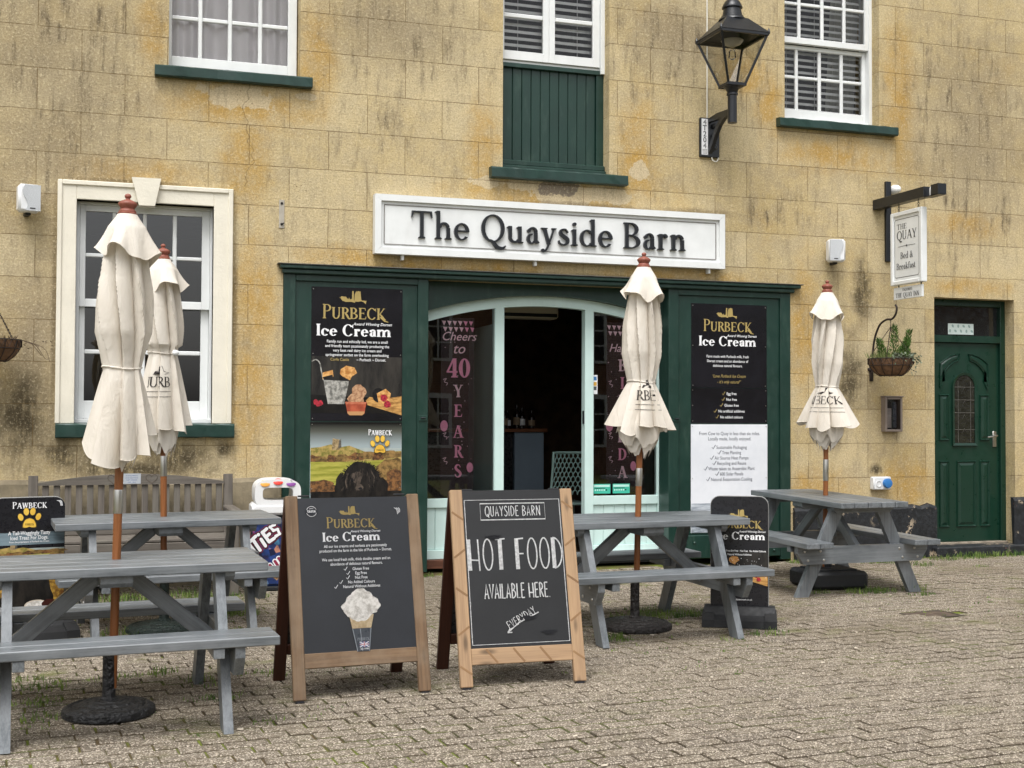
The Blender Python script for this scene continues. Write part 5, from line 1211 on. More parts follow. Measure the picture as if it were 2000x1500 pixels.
def parasol(x, y, lean, label, seed, tie, hem_mid, hem_swing, sleeve, words, zoff=0.0, spread=.178, knob=False, tubeh=.34, full=1.0, NP=8, inner=0):
    rnd = random.Random(seed); cam = math.atan2(-10.58-y, -x); z0 = gz(x, y)+zoff
    t = thing('parasol', label, 'parasol', (x, y, z0), (0, lean, 0), 'closed cream parasols'); ZT = 2.455
    ztie = tie-z0
    N = NP; bd = [0]; 
    for i in range(N): bd.append(bd[-1]+rnd.uniform(.75, 1.35))
    bd = [b/bd[-1]*2*math.pi for b in bd]; ph = cam+rnd.uniform(-.4, .4); tw = rnd.uniform(.55, .85)*rnd.choice((-1, 1)); sgn = 1 if tw > 0 else -1
    depth = [rnd.uniform(.75, 1.25) for _ in range(N)]; hj = [rnd.uniform(-1, 1) for _ in range(N)]
    def pleat(th):
        a = (th-ph) % (2*math.pi)
        for i in range(N):
            if a <= bd[i+1]+1e-9: return i, (a-bd[i])/(bd[i+1]-bd[i])
        return N-1, 1.0
    def fold(s):
        s = s if sgn > 0 else 1-s
        return (s/.935)**.8*2-1 if s < .935 else 1-2*((s-.935)/.065)
    UP = [(2.40, .046), (2.30, .075), (2.18, .093), (1.98, .103*full), (1.84, .102*full), (ztie+.13, .092*full), (ztie+.05, .083), (ztie, .077)]
    def hem(th):
        i, s = pleat(th); d = math.cos(th-cam)
        return hem_mid-z0+hem_swing*d+.02*hj[i]-.04*math.sin(math.pi*s)*(1 if i % 2 else .25)
    def surf(th, z):
        if z >= ztie:
            q = (2.4-z)/(2.4-ztie); i, s = pleat(th+tw*(q-1)); Rr = interp(UP, z); A = (.05+.31*min(1, q*2.2))*(1-.35*max(0, q-.8)/.2)
            r = Rr*(1+A*depth[i]*fold(s)+.03*math.sin(3*th+z*4+seed)+.02*math.sin(z*23+2*th)*q)
        else:
            f = min(1.15, (ztie-z)/(ztie-hem(th))); i, s = pleat(th); Rr = .077+(spread-.077)*f**.8
            r = Rr*(1+(.13+.22*f)*depth[i]*fold(s)+.07*f*math.sin(2*th+seed*1.7))
        return Vector((r*math.cos(th), r*math.sin(th), z))
    n = 240; m = MB(); vs = []; rows = 34+22
    for j in range(rows+1):
        for i in range(n):
            th = 2*math.pi*i/n; z = 2.40+(ztie-2.40)*j/34 if j <= 34 else ztie+(hem(th)-ztie)*(j-34)/22; vs.append(surf(th, z))
    fs = [[j*n+i, j*n+(i+1) % n, (j+1)*n+(i+1) % n, (j+1)*n+i] for j in range(rows) for i in range(n)]
    m.add(vs, fs, CANVAS)
    # inner gathered layers hanging below the hem
    for kk, (rr, zz, am) in enumerate(((.085, 1.12, .34), (.105, 1.14, .32), (.13, 1.185, .3)) if inner else ((.085, 1.125, .34), (.10, 1.145, .3))):
        v2 = []; 
        for j in range(7):
            for i in range(90):
                th = 2*math.pi*i/90; q = j/6; w = math.asin(math.sin(5*th+seed+kk))*.75+.5*math.sin(9*th+kk*2+seed); r = (.085+(rr-.085)*q*1.3-.03*max(0, q-.75)*4)*(1+am*q*w*.5); v2.append((r*math.cos(th), r*math.sin(th), (ztie-.1)*(1-q)+(zz-z0+.028*w)*q))
        m.add(v2, [[j*90+i, j*90+(i+1) % 90, (j+1)*90+(i+1) % 90, (j+1)*90+i] for j in range(6) for i in range(90)], CANVAS)
    m.build('canopy', t, smooth=48, recalc=False)
    hm = MB(); P = [surf(2*math.pi*i/n, hem(2*math.pi*i/n)+.001)*1.0 for i in range(n)]; hm.tube(P, .0022, CANVAS, 5, closed=True); hm.build('hem', t, smooth=80)
    c = MB(); vs = []; a1, a2 = rnd.uniform(0, 6), rnd.uniform(0, 6); R_ = 16; kl = 4
    for j in range(R_+1):
        q = j/R_
        for i in range(112):
            th = 2*math.pi*i/112; wv = math.cos(kl*(th-cam)+a1)*.7+math.cos(7*th+a2)*.3; wv = math.copysign(abs(wv)**.8, wv)
            e = .3*min(1, q*4); r = (.047+.028*min(1, q*4)+.066*q**1.15)*(1+.2*q**1.4*wv); zz = 2.417-.02*min(1, q*4)-.178*q+.034*q**1.5*wv+.018*q**2*math.cos(th-cam+a2); c_ = (r*math.cos(th), r*math.sin(th), zz); vs.append(c_)
    c.add(vs, [[j*112+i, j*112+(i+1) % 112, (j+1)*112+(i+1) % 112, (j+1)*112+i] for j in range(R_) for i in range(112)], CANVAS)
    c.tube(vs[R_*112:], .002, CANVAS, 5, closed=True); c.build('vent_cap', t, smooth=50, recalc=False)
    f = MB(); f.lathe([(.043, 0), (.047, .004), (.047, .011), (.041, .015), (.042, .021), (.037, .027), (.033, .033), (.039, .043), (.0455, .053), (.0445, .062), (.032, .071), (.02, .076), (.0115, .080), (.0105, .085), (.015, .089), (.0165, .096), (.0125, .104), (.004, .108)], FINIAL, 24, T(0, 0, 2.412)); f.build('finial', t, 50)
    p = MB(); p.lathe([(.0205, .12), (.0205, sleeve[0]-z0)], POLE_WOOD, 18); p.lathe([(.0205, sleeve[1]-z0), (.0205, 2.40)], POLE_WOOD, 18); p.build('pole', t, 40)
    s_ = MB(); s_.lathe([(.0215, sleeve[0]-z0), (.0225, sleeve[0]-z0+.004), (.0225, sleeve[1]-z0-.004), (.0215, sleeve[1]-z0)], CHROME, 18); s_.build('sleeve', t, 40)
    tc = MB(); tc.tube([surf(2*math.pi*i/80, ztie)*1.0+Vector((.004*math.cos(2*math.pi*i/80), .004*math.sin(2*math.pi*i/80), .006*math.sin(4*math.pi*i/80+1))) for i in range(80)], .005, CANVAS, 6, closed=True)
    if knob:
        q = surf(cam+.75, ztie)*1.16; tc.lathe([(.0, -.022), (.014, -.018), (.02, 0), (.014, .018), (0, .022)], WHITE, 12, Matrix.Translation((q.x, q.y, ztie)) @ Matrix.Rotation(R(90), 4, 'Y'))
    tc.build('tie_cord', t, smooth=60)
    if words:
        th0, zc, hh, ww, wd = words; gl, w = serif_run(wd, .13, .05, .05, .05); lm = MB(); sx_ = ww/w; rref = .112
        def put(vs, fs, k=0): lm.add([(lambda q: (q.x*(1+.0035/max(.05, math.hypot(q.x, q.y))+k*.0004), q.y*(1+.0035/max(.05, math.hypot(q.x, q.y))+k*.0004), q.z))(surf(cam+th0+a/rref, b)) for a, b in vs], fs, PRINT)
        for k, (vs, fs) in enumerate(gl): put([((a-w/2)*sx_, zc-z0+b*hh) for a, b in vs], fs, k*.12)
        for dz in (.028, .062):
            vs = []; 
            for i in range(41): a = (i/40-.5)*ww*1.05; vs += [(a, zc-z0-dz), (a, zc-z0-dz-.003)]
            put(vs, [[2*i, 2*i+1, 2*i+3, 2*i+2] for i in range(40)])
        cs = [(-.06, .0), (-.02, .015), (.0, .012), (.005, .045), (.03, .05), (.045, .012), (.08, .005), (.05, -.006), (-.03, -.006)]; put([(a, zc-z0+hh+.022+b) for a, b in cs], [list(range(len(cs)))])
        lm.build('lettering', t, recalc=False)
    return t
parasol(.118, -4.122, R(1.1), 'tall closed cream parasol through the nearest table, blank skirt towards camera', 11, 1.59, 1.235, -.105, (.885, 1.0), None, spread=.14, full=1.05, NP=7)
parasol(.4754, -2.004, R(-.7), 'closed cream parasol with white toggle, in front of the cream window', 23, 1.767, 1.31, -.045, (.966, 1.098), (-.35, 1.545, .066, .17, 'PURB'), knob=True, spread=.138)
parasol(5.7602, -1.4443, R(.7), 'closed cream parasol at the end-on table near the green door', 35, 1.621, 1.315, -.02, (.845, 1.02), (-.15, 1.475, .066, .235, 'RBECK'), spread=.185, inner=1)
parasol(3.4827, -2.749, R(1.35), 'closed cream parasol in front of the shop window right of the doorway', 42, 1.60, 1.30, -.01, (.90, 1.02), (.35, 1.475, .066, .135, 'RBE'), spread=.172, inner=1)
def round_base(x, y, r, label, col, seed):
    m = MB(); b = NT('cast_base_'+col[1:]); co = b.coord(); n = b.noise(co, 24, 3, .5, 1.2); rg = b.n('TexWave', wave_type='RINGS', rings_direction='Z'); b.put(rg.inputs['Vector'], co); rg.inputs['Scale'].default_value = 7; rg.inputs['Distortion'].default_value = 4; rg.inputs['Detail Scale'].default_value = 4
    b.principled(b.mix(b.remap(n, .35, .7), C(col), tuple(q*2.2 for q in C(col)[:3])+(1,)), .6, 0, b.bump(b.math('ADD', n, b.math('MULTIPLY', rg.outputs['Fac'], .6)), .9, .02))
    t = thing('parasol_weight', label, 'parasol base', (x, y, gz(x, y)), group='round cast parasol bases')
    m.lathe([(r, 0), (r+.004, .012), (r, .028), (r-.012, .033), (r-.02, .042), (r-.035, .046), (r-.045, .040), (r-.07, .050), (r*.5, .062), (r*.28, .066), (.045, .070)], b.m, 48); m.build('plate', t, 40)
    q = MB(); q.lathe([(.042, .06), (.042, .075), (.031, .082), (.03, .33), (.032, .335), (.032, .345), (.024, .35)], b.m, 20); q.tube([(.03, 0, .31), (.055, 0, .31)], .006, b.m, 8); q.build('tube', t, 40)
round_base(.105, -4.122, .215, 'round black cast parasol base under the nearest table', '#1a1a1b', 1); round_base(.4754, -2.004, .24, 'round dark green cast parasol base under the table by the bench', '#18231f', 2); round_base(3.478, -2.749, .245, 'round black cast parasol base under the table behind chalkboard', '#1d1a19', 3)
t = thing('parasol_weight', 'black rectangular parasol base block under the end-on table', 'parasol base', (5.77, -1.48, gz(5.77, -1.48)), (0, 0, R(-6))); m = MB(); m.box((0, 0, .07), (.50, .44, .14), BLACK_MATT, .025); m.box((0, 0, .145), (.36, .30, .02), BLACK_MATT, .006); m.build('block', t, 40); m = MB(); m.lathe([(.04, .15), (.03, .16), (.03, .34)], BLACK_MATT, 16); m.build('tube', t, 40)

# ------------------------------------------------------------------ A-boards
def a_board(name, label, x, y, yaw, w, H, sw, wd, dk, rail, top_gap, deco):
    t = thing(name, label, 'sandwich board', (x, y, gz(x, y)), (0, 0, yaw)); half = .285; a = math.atan2(half-.022, H); Lh = math.hypot(half-.022, H)
    F = T(0, -half, 0, rx=-a); B = T(0, half, 0, rz=math.pi, rx=-a) if False else T(0, half, 0) @ Matrix.Rotation(math.pi, 4, 'Z') @ Matrix.Rotation(-a, 4, 'X')
    def stile(sx, M, mat, ln, th=.03, rag=0):
        m = MB(); m.span(sx*w/2, sx*(w/2-sw), 0, th, .012, ln, mat, .004, M); m.span(sx*w/2-sx*.012, sx*(w/2-sw)+sx*.012, .004, th-.004, 0, .0115, INKB, .001, M); m.build('stile', t)
    for sx in (-1, 1): stile(sx, F, wd, Lh)
    for sx in (-1, 1): stile(sx, B, dk, Lh-.01)
    if wd is BOARD_NEW:
        m = MB(); nk = wood('groove_wood', '#775a3e', '#8f6f4e', .8, .3)
        for sx in (-1, 1):
            for q in range(5):
                z = .10+.205*q+(.05 if sx > 0 else 0); dz = .022*(1 if (q+(sx > 0)) % 2 else -1); xa, xb = sx*w/2-sx*.003, sx*(w/2-sw)+sx*.003; m.bar((xa, -.0002, z-dz), (xb, -.0002, z+dz), .011, .0016, nk, up=(0, 1, 0), b=.0003, M=F)
        for q in (-.17, -.02, .13): m.bar((q-.03, .0028, rail[1]-.006), (q+.03, .0028, rail[0]+.006), .011, .0016, nk, up=(0, 1, 0), b=.0003, M=F)
        m.build('carved_grooves', t)
    m = MB(); m.span(-w/2+sw, w/2-sw, .003, .028, rail[0], rail[1], wd, .003, F); m.build('rail', t)
    m = MB(); m.span(-w/2+sw, w/2-sw, .003, .028, .16, .22, dk, .003, B); m.build('rail', t); m = MB(); m.span(-w/2+sw, w/2-sw, .003, .028, Lh-.14, Lh-.08, dk, .003, B); m.build('rail', t)
    m = MB(); m.span(-w/2+sw-.002, w/2-sw+.002, .006, .016, rail[1]-.003, Lh-top_gap, SHEET if not deco[1] else deco[1], .001, F); m.build('panel', t)
    m = MB(); m.span(-w/2+sw, w/2-sw, .01, .016, .22, Lh-.14, INKB, .001, B); m.build('back_panel', t)
    for sx in (-1, 1): m = MB(); m.tube([(sx*(w/2-.10)-.03, -.0, H-.004), (sx*(w/2-.10)+.03, -.0, H-.004)], .005, BLACK, 8); m.build('hinge', t); k = Ink(.0052); deco[0](k, w, Lh); k.mb.v = [tuple(F @ Vector(v)) for v in k.mb.v]; k.build('lettering', t)
    return t, F, Lh
def deco1(k, w, L):
    brand(k, -.02, .875, .27); gy = flat('dark_grey_print', '#33353a', .4)
    k.ell(-.225, .965, .028, .028, WHT, 22); k.ell(-.225, .965, .0255, .0255, gy, 22); k.rect(-.257, -.193, .957, .975, gy); k.text('taste', -.225, .960, .023, WHT, bold=.02); k.text('great', -.225, .978, .010, WHT)
    for i in range(3): k.strip(spline([(.22+.012*i, .975), (.235+.008*i, .965), (.238+.006*i, .94+.005*i)], 4), .003, WHT)
    for i, l in enumerate(('All our ice creams and sorbets are passionately', 'produced on the farm in the Isle of Purbeck ~ Dorset.', '', 'We use local fresh milk, thick double cream and an', 'abundance of delicious natural flavours.')): k.text(l, .0, .772-.0232*i, .0212, WHT, bold=.008, sx=.83) if l else None
    ticks(k, ('Gluten Free', 'Egg Free', 'Nut Free', 'No Added Colours', 'Natural Without Additives'), 0, .652, .0228, .0212, WHT, .018, WHT, .86)
    cr = photo_mat('whipped_print', '#b9b4ac', '#eeebe6', 34, .4); wf = photo_mat('pale_cone_print', '#b59d78', '#d6c3a0', 22, .4); g1 = flat('glass_print', '#50555c', .3); g2 = flat('glass_light_print', '#9aa0a6', .3)
    k.poly([(-.055, .42), (.075, .42), (.058, .352), (-.042, .352)], wf); k.poly([(-.044, .352), (.060, .352), (.045, .235), (-.022, .235)], g1)
    for a, b in ((-.04, -.02), (.0, .006), (.056, .041)): k.strip([(a, .35), (b, .236)], .004, g2)
    for a, b, r, q in ((.01, .468, .085, 1), (-.035, .455, .055, 2), (.055, .47, .055, 3), (.015, .51, .055, 4), (.0, .43, .055, 5), (.07, .45, .03, 6)): k.blob(a, b, r, r*.82, cr, .07, 30, q)
    k.serif('PURBECK', .013, .290, .014, g2, Tk=.16, tn=.06, S=.03, width=.062); uj = lambda *c: flat('flag_'+c[0][1:], c[0], .5)
    k.rect(-.008, .04, .256, .283, flat('flag_blue', '#3d4a86', .5)); k.rect(-.008, .04, .266, .273, WHT); k.rect(.012, .02, .256, .283, WHT); k.strip([(-.008, .256), (.04, .283)], .005, WHT); k.strip([(-.008, .283), (.04, .256)], .005, WHT); k.rect(-.008, .04, .268, .271, flat('flag_red', '#b02a3c', .5)); k.rect(.0145, .0175, .256, .283, flat('flag_red', '#b02a3c', .5)); k.text('Est 1998', .016, .243, .012, WHT, bold=.02)
a_board('sandwich_board', 'brown framed pavement A-board advertising ice cream with pictured sundae', 1.325, -3.915, R(3), .718, 1.015, .064, BOARD_OLD, BOARD_DARK, (.165, .24), .012, (deco1, photo_mat('grey_black_panel', '#15171b', '#1b1d22', 2, .35)))
def deco2(k, w, L):
    ch = photo_mat('chalk_white', '#c9c9c9', '#ececec', 60, .9); W = .272; k.strip([(-W, .228), (W, .228), (W, 1.005), (-W, 1.005)], .005, ch, True)
    k.strip([(-.185, .895), (.185, .895), (.185, .985), (-.185, .985)], .006, ch, True); k.hand('QUAYSIDE BARN', 0, .915, .055, ch, .085, width=.315)
    k.hand('HOT FOOD', -.0, .622, .168, ch, .046, width=.535, heavy=.085); k.hand('AVAILABLE HERE.', -.005, .468, .078, ch, .085, width=.37, gap=.10); k.hand('EVERYDAY.', .02, .345, .042, ch, .085, rot=R(28), width=.185); k.strip([(-.075, .285), (-.01, .335), (.105, .387)], .006, ch); k.strip([(-.075, .285), (-.062, .305)], .006, ch); k.strip([(-.075, .285), (-.05, .286)], .006, ch)
    sm_ = photo_mat('chalk_smear', '#26272b', '#2c2d31', 20, .9)
    for q, (a, b) in enumerate(((-.12, .80), (.05, .36), (.16, .28))): k.blob(a, b, .04, .012, sm_, .2, 20, q)
a_board('sandwich_board', 'light pine chalkboard A-board reading hot food available here', 2.215, -3.90, R(-1.5), .700, 1.03, .068, BOARD_NEW, BOARD_DARK, (.125, .21), .004, (deco2, photo_mat('chalkboard_panel', '#0f1012', '#161719', 3, .5)))

# ------------------------------------------------------------------ plastic pavement signs
def pavement_sign(label, x, y, yaw, w, z0, z1, deco):
    t = thing('pavement_sign', label, 'sign', (x, y, gz(x, y)), (0, 0, yaw)); rc = .06; P = [(-w/2, z0), (w/2, z0)]+[(w/2-rc+rc*math.cos(R(a)), z1-rc+rc*math.sin(R(a))) for a in range(0, 91, 15)]+[(-w/2+rc+rc*math.cos(R(a)), z1-rc+rc*math.sin(R(a))) for a in range(90, 181, 15)]
    m = MB(); m.prism(P, -.012, .012, INKB); e = flat('panel_edge', '#8f8f8d', .5); m.tube([(a, .014, b) for a, b in P[1:]]+[(P[0][0], .014, P[0][1])], .005, e, 6); m.build('panel', t)
    b = MB(); rb = paint('rubber_base', '#141517', .7, .25, 9, .4, 40); hw = w/2+.045
    b.prism([(-.21, 0), (.21, 0), (.20, .045), (.10, .07), (.06, z0+.005), (-.06, z0+.005), (-.10, .07), (-.20, .045)], -hw, hw, rb, axes='yz'); b.prism([(-.215, 0), (.215, 0), (.212, .05), (.12, .085), (-.12, .085), (-.212, .05)], -hw-.01, -hw+.07, rb, axes='yz'); b.prism([(-.215, 0), (.215, 0), (.212, .05), (.12, .085), (-.12, .085), (-.212, .05)], hw-.07, hw+.01, rb, axes='yz'); b.build('base', t)
    k = Ink(-.0122); deco(k, w, z0, z1); k.build('print', t)
def ds1(k, w, z0, z1):
    k.rect(-w/2+.004, w/2-.004, z0+.003, z1-.42, photo_mat('night_print', '#0c0c10', '#17151c', 4, .25)); icecream_still(k, -w/2+.004, z0+.15, w-.008); brand(k, .0, z1-.215, .30); k.rect(-w/2+.004, w/2-.004, z0+.003, z0+.135, INKB)
    ticks(k, ('Gluten Free', ), -.12, z1-.375, .02, .018, WHT, .02, WHT); k.text('Egg Free   Nut Free   No Added Colours', .06, z1-.375, .0175, WHT, bold=.02, sx=.8); k.text('Natural Without Additives', .0, z1-.40, .0175, WHT, bold=.02, sx=.85)
    rnd = random.Random(3)
    for i in range(60): r = rnd.uniform(.0012, .003); k.ell(rnd.uniform(-.16, .18), rnd.uniform(z1-.56, z1-.42), r, r, WHT, 6)
    k.rect(.0, .036, z0+.07, z0+.095, flat('flag_blue', '#3d4a86', .5)); k.rect(.0, .036, z0+.0795, z0+.0855, WHT); k.rect(.0, .036, z0+.081, z0+.084, flat('flag_red', '#b02a3c', .5)); k.text('purbeckicecream.co.uk', .01, z0+.045, .016, WHT, bold=.01)
pavement_sign('black ice cream pavement sign on a rubber foot beside the table right', 4.235, -2.80, R(-29), .385, .115, .865, ds1)
def ds2(k, w, z0, z1):
    dog_scene(k, -w/2+.003, z1-.45, w-.006, .21, False); k.rect(-w/2+.003, w/2-.003, z1-.295, z1-.20, photo_mat('dusk_print', '#45525a', '#7f929b', 3, .3, (.3, 1, 2)))
    fur = photo_mat('black_fur_print', '#08080a', '#26221f', 16); au = photo_mat('autumn_print', '#5d3a14', '#b9933c', 26); k.rect(-w/2+.003, w/2-.003, z0+.003, z1-.43, au); k.blob(0, z0+.13, .14, .22, fur, .07, 30, 3); k.blob(-.1, z0+.05, .09, .12, fur, .1, 24, 4)
    k.ell(.05, z0+.075, .075, .035, flat('tub_print', '#cbbfae', .5), 20); k.ell(.05, z0+.078, .062, .026, photo_mat('whipped_print', '#b9b4ac', '#eeebe6', 34), 18); k.ell(.13, z0+.08, .05, .03, flat('brown_dish_print', '#3a1712', .4), 16)
    k.serif('PAWBECK', -.0, z1-.066, .042, WHT, Tk=.15, tn=.06, S=.05, caps=.84, width=.205); k.rect(-w/2+.02, w/2-.02, z1-.215, z1-.075, INKB); paw(k, 0, z1-.137, .14)
    k.text('A Tail-Waggingly Tasty', 0, z1-.232, .034, WHT, bold=.012, sx=.80); k.text('Iced Treat For Dogs.', 0, z1-.262, .034, WHT, bold=.012, sx=.80); k.text('From the proprietors of Purbeck Ice Cream', 0, z1-.281, .015, WHT, bold=.01, sx=.9)
    for i in range(3): k.strip(spline([(.165+.01*i, z1-.02), (.183+.006*i, z1-.03), (.19+.005*i, z1-.055)], 4), .003, WHT)
pavement_sign('black dog treat pavement sign with yellow paw print at left edge', -.355, -1.98, R(14), .435, .12, .875, ds2)

# ------------------------------------------------------------------ memorial bench
def bench():
    t = thing('bench', 'weathered wooden memorial bench with arched back and plaque under the window', 'bench', (.33, -.1, gz(.3, -.3))); X = .768; O = OLD_TEAK
    for sx in (-1, 1):
        m = MB(); m.bar((sx*(X-.035), -.12, 0), (sx*(X-.035), -.06, .90), .07, .055, O, up=(0, 1, 0)); m.build('leg', t); m = MB(); m.span(sx*X, sx*(X-.07), -.60, -.545, 0, .62, O, .005); m.build('leg', t)
        m = MB(); m.span(sx*(X+.008), sx*(X-.078), -.64, -.10, .621, .655, O, .01); m.build('armrest', t)
    m = MB()
    for i in range(5): m.span(-X+.005, X-.005, -.56+.098*i, -.56+.098*i+.085, .412, .436, O, .006)
    m.build('seat', t); m = MB(); m.span(-X+.07, X-.07, -.595, -.565, .33, .410, O); m.span(-X+.07, X-.07, -.13, -.10, .34, .405, O)
    for sx in (-1, 0, 1): m.span(sx*(X-.1)-.02, sx*(X-.1)+.02, -.564, -.131, .35, .411, O)
    m.build('seat_frame', t)
    m = MB(); n = 24; P = [(-X+.07+(2*X-.14)*i/n, .845+.10*math.sin(math.pi*(.12+.76*i/n))-.037) for i in range(n+1)]; m.prism([(-X+.07, .825), (X-.07, .825)]+P[::-1], -.105, -.065, O); m.build('top_rail', t)
    m = MB()
    for i in range(17): x = -X+.115+.0815*i+.0; m.bar((x+.01, -.10, .44), (x+.01, -.078, .8245), .048, .018, O, up=(0, 1, 0))
    m.build('back_slats', t); m = MB(); m.span(-X+.07, X-.07, -.115, -.085, .44, .50, O); m.build('lower_rail', t)
    k = Ink(0.0); ml = paint('plaque_metal', '#b9bec4', .35, .06, 9, 0, metal=.3); k.rect(-.068, .068, -.04, .04, ml); bl = flat('plaque_ink', '#39568f', .6)
    for i, s_ in enumerate(('In loving memory', 'of our dear friends', 'CAPT. BARNES', '1943 - 2016')): k.text(s_, 0, .02-.0175*i, .0125, bl, bold=.01)
    o = k.build('plaque', t); o.location = (-.01, -.1055, .872)
    dk = paint('carved_line_wood', '#5b5148', .9, .1, 9, 0)
    for cx in (-.145, .14): h = MB(); h.tube([(cx+.0028*16*math.sin(q)**3, -.1055, .872+.0026*(13*math.cos(q)-5*math.cos(2*q)-2*math.cos(3*q)-math.cos(4*q))) for q in [i*2*math.pi/30 for i in range(30)]], .0025, dk, 5, closed=True); h.build('carved_heart', t)
bench()

# ------------------------------------------------------------------ litter bin
def litter_bin():
    t = thing('litter_bin', 'white topped litter bin with graffiti lettering beside the left shop panel', 'litter bin', (1.415, -.40, gz(1.4, -.4)), (0, 0, R(-3))); chip = NT('chipped_white'); co = chip.coord(); n = chip.noise(co, 17, 4, .6)
    chip.principled(chip.mix(chip.remap(n, .655, .67), C('#dcdcdb'), C('#1b1b1d')), .4)
    g = NT('graffiti_wrap'); v = g.vor(g.coord(), 22, 'F1', 'Color'); r_ = g.sep(v)[0]; nz = g.noise(g.coord(), 9, 4); g.principled(g.mix(g.remap(nz, .4, .6), g.ramp(r_, [(0, C('#101838')), (.3, C('#274a8f')), (.6, C('#2b2a5a')), (.72, C('#c0a23a')), (.84, C('#b34a86')), (1, C('#2a7fa0'))]), C('#141a30')), .4)
    b = MB(); b.box((0, 0, .30), (.385, .36, .55), g.m, .035); b.build('body', t); f = MB(); f.box((0, 0, .02), (.37, .35, .04), BLACK_MATT, .01); f.build('foot', t); dk = MB(); dk.box((0, 0, .585), (.36, .33, .02), BLACK_MATT, .01); dk.build('collar', t)
    h = MB(); N = 48; so, si = [], []
    for i in range(N):
        a = 2*math.pi*i/N; c_, s_ = math.cos(a), math.sin(a); sg = lambda v, p: math.copysign(abs(v)**p, v); so.append((.178*sg(c_, .42), .75+(.092*sg(s_, .55)*(1.0 if s_ < 0 else 1.15+.18*(1-abs(c_)))))); si.append((.118*sg(c_, .45), .757+.05*sg(s_, .5)))
    ys = (-.175, .175); vs = [(a, y, z) for y in ys for a, z in so]+[(a, y, z) for y in ys for a, z in si]; fs = []
    for i in range(N):
        j = (i+1) % N; fs += [[i, j, 2*N+j, 2*N+i], [N+i, 3*N+i, 3*N+j, N+j], [i, N+i, N+j, j], [2*N+i, 2*N+j, 3*N+j, 3*N+i]]
    h.add(vs, fs, chip.m); h.box((0, 0, .635), (.40, .375, .085), chip.m, .02); h.build('hood', t, 40)
    s_ = MB()
    for x, c in ((-.10, '#d9953a'), (0, '#cf3a2c'), (.10, '#7a3f86')): s_.lathe([(0, -.004), (.03, -.003), (.036, 0), (.03, .003), (0, .004)], flat('sweet_'+c[1:], c, .3), 18, T(x, -.172, .853-abs(x)*.12, rx=R(62)) @ Matrix.Diagonal((1.1, .8, 1, 1)))
    s_.build('sweet_ornament', t, 40)
    k = Ink(-.1815); ro = R(38)
    def bub(pts, w, mat, ox, oz, sc):
        q = [(ox+(a*math.cos(ro)-b*math.sin(ro))*sc, oz+(a*math.sin(ro)+b*math.cos(ro))*sc) for a, b in pts]; k.strip(q, w, mat)
        for e in (q[0], q[-1]): k.ell(e[0], e[1], w/2, w/2, mat, 12)
        for e in q[1:-1]: k.ell(e[0], e[1], w/2, w/2, mat, 12)
    red = flat('graffiti_red', '#8a2a44', .4); word = [[(0, 0), (.0, .8)], [(.3, .0), (.36, .8)], [(.05, .8), (.62, .86)], [(.72, 0), (.76, .5)], [(.8, .82), (.81, .84)], [(1.05, .05), (1.08, .8)], [(1.08, .78), (1.42, .8)], [(1.06, .42), (1.36, .44)], [(1.05, .06), (1.42, .04)], [(1.95, .7), (1.65, .75), (1.68, .45), (1.92, .35), (1.85, .05), (1.58, .08)]]
    for w_, m_ in ((.056, red), (.046, INKB), (.03, WHT)):
        for p_ in word: bub(p_, w_*.85, m_, -.165, .30, .125)
    for w_, m_ in ((.04, WHT), (.022, red)):
        for p_ in ([(0, .8), (.05, .1), (.35, .1), (.4, .8)], [(.65, 0), (.7, .8), (1.0, .75), (.95, .45), (.68, .4)]): bub(p_, w_, m_, .0, .13, .12)
    k.ell(.15, .20, .04, .028, flat('graffiti_yellow', '#d9c24a', .4), 16, .4); k.build('graffiti_lettering', t)
litter_bin()

